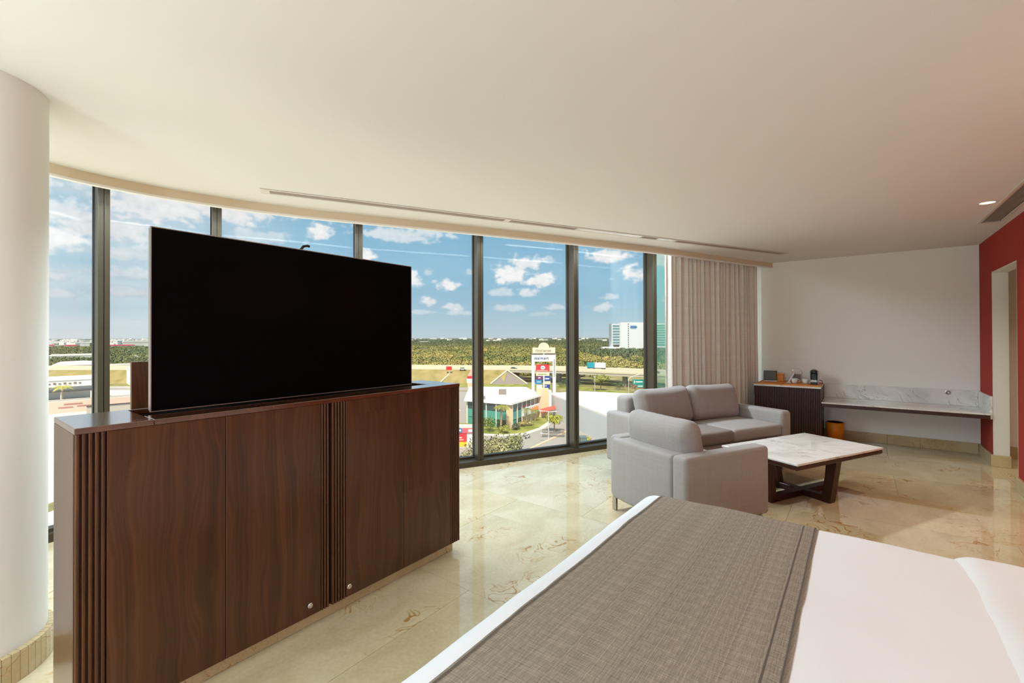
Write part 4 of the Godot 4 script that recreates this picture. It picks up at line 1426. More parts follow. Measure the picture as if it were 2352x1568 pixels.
# ------------------------------------------------------------------ plants
# a crown of separate bent leaves through an ellipsoid; col varies leaf by leaf (linear values)
func leafball(st: SurfaceTool, at: Vector3, rad: Vector3, n: int, size: float, a: Color, b: Color, r: RandomNumberGenerator) -> void:
	for i in n:
		var d := Vector3(r.randfn(), r.randfn(), r.randfn()).normalized()
		var k := pow(r.randf(), 0.4)
		var lump := 0.8 + 0.3 * sin(d.x * 5.0 + at.x) * sin(d.y * 4.0 + 1.0) * sin(d.z * 5.0 + at.z * 2.0)
		var p := at + d * rad * k * lump
		var u := Vector3(r.randfn(), r.randfn(), r.randfn()).normalized()
		var v := u.cross(d + Vector3(0.01, 0.02, 0.0)).normalized()
		var s := size * r.randf_range(0.6, 1.3)
		var nrm := (d + Vector3.UP * 0.5 + u * 0.25).normalized()
		var c := a.lerp(b, r.randf())
		var q := [p - u * s, p + v * s * 0.45, p + u * s + d * s * 0.2, p - v * s * 0.45]
		var facing: bool = (q[1] - q[0]).cross(q[2] - q[0]).dot(nrm) < 0.0
		for o in ([0, 1, 2, 0, 2, 3] if facing else [0, 2, 1, 0, 3, 2]):
			st.set_normal(nrm)
			st.set_color(c)
			st.add_vertex(q[o])

func limb(st: SurfaceTool, a: Vector3, b: Vector3, r0: float, r1: float, c: Color) -> void:
	var d := (b - a).normalized()
	var s := d.cross(Vector3.UP if absf(d.y) < 0.9 else Vector3.RIGHT).normalized()
	var t := s.cross(d)
	for k in 7:
		var e0 := s * cos(TAU * k / 7.0) + t * sin(TAU * k / 7.0)
		var e1 := s * cos(TAU * (k + 1) / 7.0) + t * sin(TAU * (k + 1) / 7.0)
		st.set_color(c)
		quad(st, a + e0 * r0, a + e1 * r0, b + e1 * r1, b + e0 * r1, e0 + e1)

func tree(at: Vector3, h: float, spread: float, a: Color, b: Color, label: String, seed_: int, called := "tree", group := "") -> void:
	var r := RandomNumberGenerator.new()
	r.seed = seed_
	var t := thing(called, label, "tree", at, 0.0, group)
	var st := st0()
	var wood := Color(0.24, 0.18, 0.12)
	limb(st, Vector3(0, -0.3, 0), Vector3(0.1, h * 0.45, 0), h * 0.035, h * 0.022, wood)
	for k in 5:
		var an := TAU * k / 5.0 + r.randf()
		limb(st, Vector3(0.08, h * 0.4, 0), Vector3(cos(an) * spread * 0.6, h * r.randf_range(0.6, 0.85), sin(an) * spread * 0.6), h * 0.018, h * 0.006, wood)
	part("trunk", st.commit(), M.leaf, t)
	st = st0()
	for k in 9:
		var an := TAU * k / 9.0
		var q := 0.55 if k % 2 else 0.3
		leafball(st, Vector3(cos(an) * spread * q, h * r.randf_range(0.55, 0.82), sin(an) * spread * q), Vector3(spread * 0.5, h * 0.2, spread * 0.5), 260, spread * 0.07, a, b, r)
	part("crown", st.commit(), M.leaf, t)

func shrub(at: Vector3, h: float, w: float, a: Color, b: Color, label: String, seed_: int, leaves := 150) -> void:
	var r := RandomNumberGenerator.new()
	r.seed = seed_
	var t := thing("shrub", label, "shrub", at)
	var st := st0()
	for k in 5: limb(st, Vector3(r.randf_range(-0.1, 0.1) * w, -0.2, r.randf_range(-0.1, 0.1) * w), Vector3(r.randf_range(-0.3, 0.3) * w, h * 0.6, r.randf_range(-0.3, 0.3) * w), 0.06, 0.02, Color(0.2, 0.16, 0.1))
	part("stem", st.commit(), M.leaf, t)
	st = st0()
	for k in 6: leafball(st, Vector3(r.randf_range(-0.3, 0.3) * w, h * r.randf_range(0.35, 0.65), r.randf_range(-0.3, 0.3) * w), Vector3(w * 0.32, h * 0.38, w * 0.32), leaves, 0.22 if leaves < 300 else 0.3, a, b, r)
	part("foliage", st.commit(), M.leaf, t)

func palm(at: Vector3, h: float, reach: float, col: Color, tip: Color, label: String, seed_: int, fronds := 16) -> void:
	var r := RandomNumberGenerator.new()
	r.seed = seed_
	var t := thing("palm_tree", label, "palm tree", at)
	var st := st0()
	var prev := Vector3(0, -0.2, 0)
	for k in 8:
		var nx := Vector3(0.05 * k * k * 0.05, h * (k + 1) / 8.0, 0.02 * k)
		limb(st, prev, nx, h * 0.034 * (1.25 - 0.05 * k) + 0.05, h * 0.030 * (1.2 - 0.05 * k) + 0.03, Color(0.36, 0.28, 0.18))
		prev = nx
	part("trunk", st.commit(), M.leaf, t)
	for k in fronds:
		var an := TAU * k / fronds + r.randf_range(-0.2, 0.2)
		var dir := Vector3(cos(an), 0, sin(an))
		var side := Vector3(-sin(an), 0, cos(an))
		var up := r.randf_range(0.1, 0.75)
		st = st0()
		var pts := []
		for j in 9:
			var s := j / 8.0
			pts.append(prev + dir * reach * s * (1.0 - 0.12 * s) + Vector3.UP * reach * (up * s - (0.55 + 0.5 * up) * s * s))
		for j in 8:
			var w0 := reach * 0.17 * sin(PI * (0.12 + 0.86 * j / 8.0))
			var w1 := reach * 0.17 * sin(PI * (0.12 + 0.86 * (j + 1) / 8.0))
			for sd: float in [-1.0, 1.0]:
				# split leaflets that hang from the rib
				for m in 3:
					var f := m / 3.0
					var a0: Vector3 = pts[j].lerp(pts[j + 1], f)
					var a1: Vector3 = pts[j].lerp(pts[j + 1], f + 0.2)
					var e := a0 + side * sd * lerpf(w0, w1, f) * 1.9 + dir * reach * 0.05 - Vector3.UP * lerpf(w0, w1, f) * 0.9
					st.set_color(col.lerp(tip, r.randf()))
					tri(st, a0, a1, e, Vector3.UP + side * sd * 0.3)
		part("frond", st.commit(), M.leaf, t)

# low bushes strewn over the plain, thick in places
func scrub_mesh(seed_: int, n: int) -> ArrayMesh:
	var r := RandomNumberGenerator.new()
	r.seed = seed_
	var st := st0()
	for k in 5:
		var an := TAU * k / 5.0 + r.randf()
		leafball(st, Vector3(cos(an) * 0.5, r.randf_range(0.42, 0.75), sin(an) * 0.5), Vector3(0.62, 0.5, 0.62), n, 0.26, Color(0.72, 0.72, 0.72), Color(1.15, 1.15, 1.15), r)
	return st.commit()

func strew(called: String, label: String, seed_: int, places: Array, mesh: Mesh) -> void:
	var mm := MultiMesh.new()
	mm.transform_format = MultiMesh.TRANSFORM_3D
	mm.use_colors = true
	mm.mesh = mesh
	mm.instance_count = places.size()
	for i in places.size():
		mm.set_instance_transform(i, places[i][0])
		mm.set_instance_color(i, places[i][1])
	stuff(called, mm, M.leaf, label, "vegetation")

# a thing outside: its own x runs to the right of the hotel's view axis, -z ahead
func outthing(called: String, label: String, category: String, r: float, d: float, turn := 0.0, group := "") -> Node3D:
	return thing(called, label, category, out(r, d), YAW - PI / 2 + turn, group)

func outflat(pts: Array, y0: float, y1: float) -> ArrayMesh:
	var p := PackedVector2Array()
	for q in pts:
		var w := out(q[0], q[1])
		p.append(Vector2(w.x, w.z))
	var st := st0()
	slab(st, p, GROUND + y0, GROUND + y1)
	return st.commit()

func letters(called: String, text: String, height: float, m: Material, parent: Node3D, at: Vector3, font := "Droid Sans", bold := true, depth := 0.08) -> void:
	var tm := TextMesh.new()
	var f := SystemFont.new()
	f.font_names = PackedStringArray([font])
	f.font_weight = 700 if bold else 400
	tm.font = f
	tm.text = text
	tm.font_size = 64
	tm.pixel_size = height / 46.0
	tm.depth = depth
	tm.horizontal_alignment = HORIZONTAL_ALIGNMENT_CENTER
	tm.vertical_alignment = VERTICAL_ALIGNMENT_CENTER
	part(called, tm, m, parent, at)

func build_outside() -> void:
	var r := RandomNumberGenerator.new()
	r.seed = 99
	# the plain, with streets and paving laid on it
	struct("ground", outflat([[-9000, -600], [9000, -600], [9000, 12000], [-9000, 12000]], -0.5, 0.0), M.earth, "wide flat plain outside the hotel")
	struct("pavement_bounce", outflat([[-260, -150], [160, -150], [160, 84], [56, 84], [56, 90], [-75, 90], [-75, 60], [-260, 60]], 0.0, 0.02), M.bounce_pave, "paved ground round the hotel foot, added near white to bounce sunlight up")  # unseen paving added near white, throws sunlight up into the room
	struct("street_asphalt", outflat([[-75, 90], [60, 90], [60, 128], [16, 148], [13.6, 232], [-75, 236]], 0.0, 0.03), M.asphalt, "grey asphalt streets and parking ground below the windows")
	struct("pavement_west", outflat([[-420, 60], [-76, 60], [-110, 262], [-270, 262], [-420, 330]], 0.0, 0.04), M.paving, "pale paved forecourt of the shopping centre")
	struct("road_frontage", outflat([[-400, 262], [-13, 252], [60, 205], [200, 120], [200, 105], [52, 190], [-20, 238], [-400, 250]], 0.0, 0.05), M.asphalt, "frontage road in front of the highway")
	struct("lawn_strip", outflat([[-120, 263], [-10, 256], [30, 245], [60, 212], [62, 222], [34, 258], [-10, 272], [-120, 276]], 0.0, 0.06), M.lawn, "strip of grass beside the frontage road")
	# planted island round the corner building
	struct("lawn_island", outflat([[-26, 138], [-12, 131.5], [-3, 129.5], [2.5, 131.5], [7.5, 139], [11.6, 150], [13.0, 160], [10, 161], [0, 139], [-9, 144.5], [-26, 150]], 0.0, 0.14), M.lawn, "planted green island with palms at the foot of the glass building")
	var kerb := st0()
	var line := [[-28, 137.2], [-12, 130.6], [-3, 128.4], [3.2, 130.6], [8.4, 138.4], [12.4, 149.4], [13.6, 160]]
	for i in line.size() - 1:
		var a := out(line[i][0], line[i][1], 0.0)
		var b := out(line[i + 1][0], line[i + 1][1], 0.0)
		var dd := (b - a).normalized()
		box(kerb, Vector3(-0.9, 0.0, 0.0), Vector3(0.9, 0.17, a.distance_to(b)), Transform3D(Basis(Vector3.UP.cross(dd), Vector3.UP, dd), a))
	struct("kerb_island", kerb.commit(), M.paving, "pale kerb and footway along the planted island")
	kerb = st0()
	line = [[1.0, 104.0], [4.5, 113.9], [10.0, 123.5], [15.6, 133.7], [17.5, 138.0]]
	for i in line.size() - 1:
		var a := out(line[i][0], line[i][1], 0.0)
		var b := out(line[i + 1][0], line[i + 1][1], 0.0)
		var dd := (b - a).normalized()
		box(kerb, Vector3(-0.35, 0.0, 0.0), Vector3(0.35, 0.2, a.distance_to(b)), Transform3D(Basis(Vector3.UP.cross(dd), Vector3.UP, dd), a))
	struct("kerb_street", kerb.commit(), M.tanwall, "yellowish kerb between the two carriageways below")
	# parking lines
	var pl := st0()
	for k in 7:
		var a := out(-30 + k * 3.0, 168 + 2.0 * k)
		box(pl, Vector3(-2.6, 0.03, -0.1), Vector3(2.6, 0.05, 0.1), Transform3D(Basis(Vector3.UP, 0.9), a))
	struct("road_marking", pl.commit(), M.signwhite, "white parking lines on the grey asphalt")

	# ---------------- vegetation of the plain
	var low := scrub_mesh(3, 26)
	var places := []
	var fields := fnl(0.0035, 3, 201)
	var tone := fnl(0.012, 3, 202)
	var d := 318.0
	while d < 2300.0:
		var step := 4.6 + d * 0.0042
		var x := -d * 1.45
		while x < d * 0.72:
			var rr := x + r.randf_range(-0.5, 0.5) * step
			var dd := d + r.randf_range(-0.5, 0.5) * step
			x += step
			if rr < -100.0 and dd < 400.0 - rr * 0.08: continue
			if absf(rr / dd + 0.65) < 0.30 and dd < 900.0 and r.randf() < 0.5: continue
			if dd < 335.0 and rr > 60.0: continue
			var f := fields.get_noise_2d(rr, dd * 0.5)
			var gaps := clampf(0.80 + f, 0.25, 1.0)
			if r.randf() > gaps: continue
			var s := step * r.randf_range(0.55, 0.95)
			var h := minf(s, 3.4 + 0.0022 * d) * r.randf_range(0.75, 1.25)
			var t := tone.get_noise_2d(rr, dd * 0.4)
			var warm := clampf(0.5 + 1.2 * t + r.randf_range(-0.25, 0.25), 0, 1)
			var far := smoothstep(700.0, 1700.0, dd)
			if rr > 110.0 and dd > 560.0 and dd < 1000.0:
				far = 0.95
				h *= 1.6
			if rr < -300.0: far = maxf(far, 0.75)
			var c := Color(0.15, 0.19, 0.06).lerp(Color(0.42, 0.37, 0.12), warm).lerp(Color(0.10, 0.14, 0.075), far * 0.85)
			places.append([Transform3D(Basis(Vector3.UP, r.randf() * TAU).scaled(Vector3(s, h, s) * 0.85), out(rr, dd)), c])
		d += step * 0.9
	strew("scrub", "dry green and yellow scrub covering the plain beyond the highway", 1, places, low)
	places = []
	d = 2300.0
	while d < 9000.0:
		var step := 16.0 + d * 0.010
		var x := -d * 1.45
		while x < d * 0.72:
			var rr := x + r.randf_range(-0.5, 0.5) * step
			x += step
			if r.randf() < 0.12 + 0.3 * maxf(0.0, fields.get_noise_2d(rr * 0.4, d)): continue
			var s := step * r.randf_range(0.7, 1.2)
			var h := r.randf_range(5.0, 9.0)
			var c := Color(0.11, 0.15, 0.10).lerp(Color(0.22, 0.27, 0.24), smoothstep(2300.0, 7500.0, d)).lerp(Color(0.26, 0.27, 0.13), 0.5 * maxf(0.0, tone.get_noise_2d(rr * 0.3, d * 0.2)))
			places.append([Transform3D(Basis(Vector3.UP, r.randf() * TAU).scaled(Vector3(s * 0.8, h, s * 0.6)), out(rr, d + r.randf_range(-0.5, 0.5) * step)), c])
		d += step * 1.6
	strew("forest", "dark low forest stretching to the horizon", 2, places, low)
	# pale specks of a town on the horizon
	var mm := MultiMesh.new()
	mm.transform_format = MultiMesh.TRANSFORM_3D
	mm.use_colors = true
	var hm := st0()
	box(hm, Vector3(-0.5, 0, -0.5), Vector3(0.5, 1, 0.5))
	mm.mesh = hm.commit()
	mm.instance_count = 420
	for i in 420:
		var a := r.randf_range(-1.35, 0.6)
		var dd := r.randf_range(2000.0, 7000.0)
		if i < 190:
			a = r.randf_range(-1.2, -0.72)
			dd = r.randf_range(1250.0, 4500.0)
		mm.set_instance_transform(i, Transform3D(Basis(Vector3.UP, YAW + r.randf()).scaled(Vector3(r.randf_range(10, 55), r.randf_range(6, 15) + dd * 0.0013, r.randf_range(10, 30))), out(a * dd, dd)))
		var w := r.randf_range(0.6, 0.85)
		mm.set_instance_color(i, Color(w, w, w * 0.97))
	stuff("distant_town", mm, M.leaf, "pale specks of far houses along the horizon", "town")

	build_highway(r)
	build_hospital()
	build_pylon()
	build_corner_building(r)
	build_white_hall()
	build_street_things(r)
	build_mall(r)

# ------------------------------------------------------------------ highway
func build_highway(r: RandomNumberGenerator) -> void:
	var t := setting("road_highway", "raised highway on an embankment that becomes a bridge")
	# near edge of the deck, west to east, and its width
	var near := [[-430, 292], [-180, 291], [-66, 289], [-4, 280], [25, 272], [70, 242], [81, 229], [118, 190], [190, 108]]
	var deck := st0()
	var rail := st0()
	var slope := st0()
	var hh := 7.5
	var off := func(i: int, w: float) -> Array:
		var a: Array = near[maxi(i - 1, 0)]
		var b: Array = near[mini(i + 1, near.size() - 1)]
		var v := Vector2(b[0] - a[0], b[1] - a[1]).normalized()
		return [near[i][0] - v.y * w, near[i][1] + v.x * w]
	for i in near.size() - 1:
		for q in [[0.0, 14.5, hh - 1.3], [18.0, 33.0, hh - 1.3]]:
			var a: Array = off.call(i, q[0])
			var b: Array = off.call(i + 1, q[0])
			var c: Array = off.call(i + 1, q[1])
			var e: Array = off.call(i, q[1])
			quad(deck, out(a[0], a[1], hh), out(b[0], b[1], hh), out(c[0], c[1], hh), out(e[0], e[1], hh), Vector3.UP)
			quad(deck, out(a[0], a[1], q[2]), out(b[0], b[1], q[2]), out(c[0], c[1], q[2]), out(e[0], e[1], q[2]), Vector3.DOWN)
			quad(deck, out(a[0], a[1], q[2]), out(b[0], b[1], q[2]), out(b[0], b[1], hh), out(a[0], a[1], hh), out(0, -1) - out(0, 0))
			quad(deck, out(e[0], e[1], q[2]), out(c[0], c[1], q[2]), out(c[0], c[1], hh), out(e[0], e[1], hh), out(0, 1) - out(0, 0))
		for w in [0.0, 14.0, 18.0, 32.5]:
			var a: Array = off.call(i, w)
			var b: Array = off.call(i + 1, w)
			var pa := out(a[0], a[1], hh)
			var pb := out(b[0], b[1], hh)
			var dd := (pb - pa).normalized()
			box(rail, Vector3(-0.25, 0.0, 0.0), Vector3(0.25, 1.0, pa.distance_to(pb)), Transform3D(Basis(Vector3.UP.cross(dd), Vector3.UP, dd), pa))
		if i < 3:
			for q in [[0.0, -12.0], [33.0, 45.0]]:
				var a: Array = off.call(i, q[0])
				var b: Array = off.call(i + 1, q[0])
				var c: Array = off.call(i + 1, q[1])
				var e: Array = off.call(i, q[1])
				quad(slope, out(a[0], a[1], hh), out(b[0], b[1], hh), out(c[0], c[1], 0), out(e[0], e[1], 0), Vector3.UP)
			var a: Array = off.call(i, 14.5)
			var b: Array = off.call(i + 1, 14.5)
			var c: Array = off.call(i + 1, 18.0)
			var e: Array = off.call(i, 18.0)
			quad(slope, out(a[0], a[1], hh), out(b[0], b[1], hh), out(c[0], c[1], hh), out(e[0], e[1], hh), Vector3.UP)
	part("deck", deck.commit(), M.concrete, t)
	part("parapet", rail.commit(), M.signcream, t)
	part("embankment", slope.commit(), M.lawn_dry, t, Vector3.ZERO, "dry grass embankment")
	# stone pitched end of the embankment under the bridge
	var st := st0()
	var apex := [out(-4, 280, hh - 0.6), out(-16, 315, hh - 0.6)]
	quad(st, apex[0], apex[1], out(6, 318, 0), out(8, 268, 0), Vector3.UP)
	tri(st, apex[0], out(8, 268, 0), out(-14, 268, 0), Vector3.UP)
	part("abutment", st.commit(), M.concrete_dark, t, Vector3.ZERO, "stone pitched abutment")
	for q in [[-66, 289, -73, 276], [-38, 286, -45, 273], [-4, 280, -14, 268], [-4, 280, 8, 268]]:
		var a := out(q[0], q[1], hh)
		var b := out(q[2], q[3], 0.2)
		part("drain_chute", tubem([a, b], 0.5, 6), M.signcream, t)
	for q in [[38, 268], [40, 288], [62, 252], [66, 268], [88, 222], [96, 236], [28, 279]]:
		part("pier", boxm(Vector3(-1.1, 0, -1.1), Vector3(1.1, hh - 1.2, 1.1)), M.concrete_dark, t, out(q[0], q[1]))
	# truck on the far carriageway
	var k := outthing("truck", "white and teal truck driving on the highway bridge", "truck", 51.5, 285.0, -0.45)
	k.position.y = GROUND + hh
	part("trailer", chamm(Vector3(-0.2, 1.1, -1.25), Vector3(6.3, 4.3, 1.25), 0.05), M.signwhite, k)
	part("cab", chamm(Vector3(-5.2, 1.0, -1.25), Vector3(-0.3, 4.2, 1.25), 0.1), M.teal, k)
	part("chassis", boxm(Vector3(-5.0, 0.7, -1.0), Vector3(6.2, 1.05, 1.0)), M.darkgrey, k)
	for x in [-4.2, -1.0, 4.4, 5.6]:
		for z in [-1.0, 1.0]:
			var w := part("wheel", lathe([Vector2(0, -0.15), Vector2(0.5, -0.15), Vector2(0.5, 0.15), Vector2(0, 0.15)], 20), M.tire, k, Vector3(x, 0.5, z))
			w.rotation.x = PI / 2
	# other cars on it
	var cars := [[-32.0, 283.5, "signwhite", "white car on the highway left of the bridge end"], [0.0, 286.0, "darkgrey", "dark car on the highway at the start of the bridge"], [80.0, 252.0, "darkgrey", "dark car on the highway bridge beside the last mullion"]]
	for c in cars: car(c[0], c[1], hh, c[2], c[3], -0.2 if c[0] < 50.0 else -0.75)

func car(rr: float, d: float, y: float, m: String, label: String, turn: float) -> void:
	var t := outthing("car", label, "car", rr, d, turn)
	t.position.y = GROUND + y
	var st := st0()
	plate(st, PackedVector2Array([Vector2(-2.1, 0.3), Vector2(2.1, 0.3), Vector2(2.15, 0.75), Vector2(1.2, 0.9), Vector2(-2.0, 0.95), Vector2(-2.15, 0.6)]), -0.85, 0.85)
	part("body", st.commit(), M[m], t)
	st = st0()
	plate(st, PackedVector2Array([Vector2(-1.9, 0.95), Vector2(1.1, 0.9), Vector2(0.4, 1.45), Vector2(-1.3, 1.48)]), -0.75, 0.75)
	part("cabin", st.commit(), M.pane_dark, t)
	for x in [-1.3, 1.3]:
		for z in [-0.8, 0.8]:
			var w := part("wheel", lathe([Vector2(0, -0.1), Vector2(0.32, -0.1), Vector2(0.32, 0.1), Vector2(0, 0.1)], 16), M.tire, t, Vector3(x, 0.32, z))
			w.rotation.x = PI / 2

# ------------------------------------------------------------------ tall building on the plain
func build_hospital() -> void:
	var t := outthing("office_block", "large pale office block with a blue emblem standing on the plain", "building", 210.0, 800.0)
	part("wall", boxm(Vector3(-21.5, -2, -30), Vector3(30.0, 53.6, 0.0)), M.wallcool, t, Vector3.ZERO, "pale grey blank wall")
	part("wing", boxm(Vector3(-36.0, 0, -26), Vector3(-21.6, 51.0, -2.0)), M.wallcool, t)
	for k in 9: part("window", boxm(Vector3(-34.2, 6.5 + k * 4.9, -2.0), Vector3(-22.2, 9.7 + k * 4.9, -1.7)), M.pane_blue, t)
	part("low_wing", boxm(Vector3(-53.0, 0, -18), Vector3(-22.0, 10.0, 4.0)), M.wallwhite, t)
	part("window", boxm(Vector3(-48.0, 6.0, 4.0), Vector3(-25.0, 7.6, 4.2)), M.pane_blue, t)
	part("window", boxm(Vector3(-48.0, 3.0, 4.0), Vector3(-36.0, 4.4, 4.2)), M.pane_blue, t)
	part("entrance_canopy", boxm(Vector3(-33.0, 10.0, -1.0), Vector3(-24.0, 14.0, 3.0)), M.darkgrey, t)
	for k in 12: part("stair_window", boxm(Vector3(-7.6, 5.2 + k * 4.0, 0.0), Vector3(-6.2, 7.6 + k * 4.0, 0.25)), M.darkgrey, t)
	part("wing", boxm(Vector3(30.1, 0, -24), Vector3(78.0, 52.0, -3.0)), M.wallcool, t)
	for k in 9: part("window", boxm(Vector3(32.0, 12.0 + k * 4.3, -3.0), Vector3(66.0, 14.9 + k * 4.3, -2.7)), M.pane_teal, t)
	part("corner_glass", boxm(Vector3(69.0, 11.0, -3.0), Vector3(76.0, 51.0, -2.6)), M.pane_teal, t)
	# emblem: a blue capsule with darker blocks and a pointed end
	var st := st0()
	plate(st, PackedVector2Array([Vector2(-3.2, 42.2), Vector2(6.5, 42.2), Vector2(9.2, 45.2), Vector2(6.5, 48.4), Vector2(-3.2, 48.4), Vector2(-4.2, 45.3)]), 0.0, 0.4)
	var em := part("emblem", st.commit(), mat(c8(120, 168, 206), 0.5), t)
	for x in [-2.6, 0.2, 3.0]: part("emblem_block", boxm(Vector3(x, 43.8, 0.4), Vector3(x + 2.0, 46.6, 0.6)), M.signblue, em)
	st = st0()
	plate(st, PackedVector2Array([Vector2(5.6, 43.2), Vector2(8.2, 45.2), Vector2(5.6, 47.4)]), 0.4, 0.6)
	part("emblem_arrow", st.commit(), M.navy, em)

# ------------------------------------------------------------------ pylon sign
func build_pylon() -> void:
	var t := outthing("pylon_sign", "tall white pylon sign with an arched top and coloured shop panels", "sign", 11.4, 172.0)
	# local x: offset from 11.4
	part("post", boxm(Vector3(-4.62, 0, -0.6), Vector3(-3.55, 21.2, 0.6)), M.signwhite, t)
	part("post", boxm(Vector3(3.35, 0, -0.6), Vector3(4.5, 21.2, 0.6)), M.signwhite, t)
	part("post", boxm(Vector3(-0.25, 0, -0.45), Vector3(0.2, 14.5, 0.45)), M.signwhite, t)
	part("header", boxm(Vector3(-4.3, 21.85, -0.7), Vector3(4.3, 24.0, 0.7)), M.signcream, t, Vector3.ZERO, "cream name board")
	part("strut", boxm(Vector3(-4.5, 21.3, -0.35), Vector3(4.5, 21.75, 0.35)), M.concrete_dark, t)
	part("post", boxm(Vector3(-0.2, 21.2, -0.4), Vector3(0.2, 21.9, 0.4)), M.signwhite, t)
	var st := st0()
	var pts := PackedVector2Array([Vector2(-2.05, 23.9), Vector2(2.05, 23.9)])
	for k in range(0, 17): pts.append(Vector2(cos(PI * k / 16.0) * 2.05, 23.95 + sin(PI * k / 16.0) * 1.95))
	plate(st, pts, -0.55, 0.55)
	part("arch", st.commit(), M.signcream, t)
	st = st0()
	pts = PackedVector2Array()
	for k in 20: pts.append(Vector2(cos(TAU * k / 20.0) * 0.72 - 0.25, 24.55 + sin(TAU * k / 20.0) * 0.78))
	plate(st, pts, 0.55, 0.62)
	part("sun_mark", st.commit(), mat(c8(238, 182, 160), 0.6), t)
	letters("lettering", "CityCenter", 0.86, M.sign_letter, t, Vector3(-0.2, 22.8, 0.76), "Droid Serif", false)
	part("panel", boxm(Vector3(-3.55, 18.7, -0.5), Vector3(3.35, 21.2, 0.5)), M.signwhite, t)
	letters("lettering", "Walmart", 0.98, M.navy, t, Vector3(-0.95, 19.9, 0.56))
	for k in 6:
		var a := TAU * k / 6.0 + PI / 6
		var s := st0()
		box(s, Vector3(0.22, -0.09, 0.5), Vector3(0.62, 0.09, 0.6), Transform3D(Basis(Vector3.BACK, a), Vector3(2.35, 19.95, 0)))
		part("spark", s.commit(), mat(c8(244, 226, 170), 0.6), t)
	var slabs := [[-3.0, 15.0, 2.1, 17.5, "signred"], [-3.0, 13.25, 2.1, 14.5, "signcream"], [-3.0, 11.95, -0.4, 13.2, "signpurple"], [0.1, 11.5, 2.5, 13.1, "signblue"], [-3.2, 10.15, -0.7, 11.75, "signteal"], [0.3, 10.1, 2.5, 11.2, "signcream"], [-2.8, 8.7, -0.7, 9.8, "signwhite"], [0.1, 8.35, 2.3, 9.9, "signblue"]]
	for q in slabs: part("panel", boxm(Vector3(q[0], q[1], -0.3), Vector3(q[2], q[3], 0.4)), M[q[4]], t)
	st = st0()
	pts = PackedVector2Array()
	for k in 20: pts.append(Vector2(cos(TAU * k / 20.0) * 0.85 - 0.4, 16.4 + sin(TAU * k / 20.0) * 0.72))
	plate(st, pts, 0.4, 0.46)
	var disc := part("badge", st.commit(), M.signwhite, t, Vector3.ZERO, "round white badge on the red panel")
	part("badge_mark", boxm(Vector3(-0.9, 16.25, 0.46), Vector3(0.1, 16.5, 0.5)), M.darkgrey, disc)
	part("panel_stripe", boxm(Vector3(-2.6, 15.25, 0.4), Vector3(1.4, 15.4, 0.45)), M.signwhite, t)
	for q in [[0.45, 12.0, 2.0, 12.4, "signwhite"], [-2.6, 10.8, -1.2, 11.1, "galv"], [-2.2, 12.3, -1.3, 12.7, "signcream"], [0.35, 9.3, 1.1, 9.6, "signwhite"], [-2.3, 13.7, 1.0, 14.0, "lawn"]]:
		part("panel_mark", boxm(Vector3(q[0], q[1], 0.4), Vector3(q[2], q[3], 0.46)), M[q[4]], t)
	for k in 13: part("post_mark", boxm(Vector3(3.8, 13.0 + k * 0.52, 0.6), Vector3(4.15, 13.34 + k * 0.52, 0.66)), M.darkgrey, t)

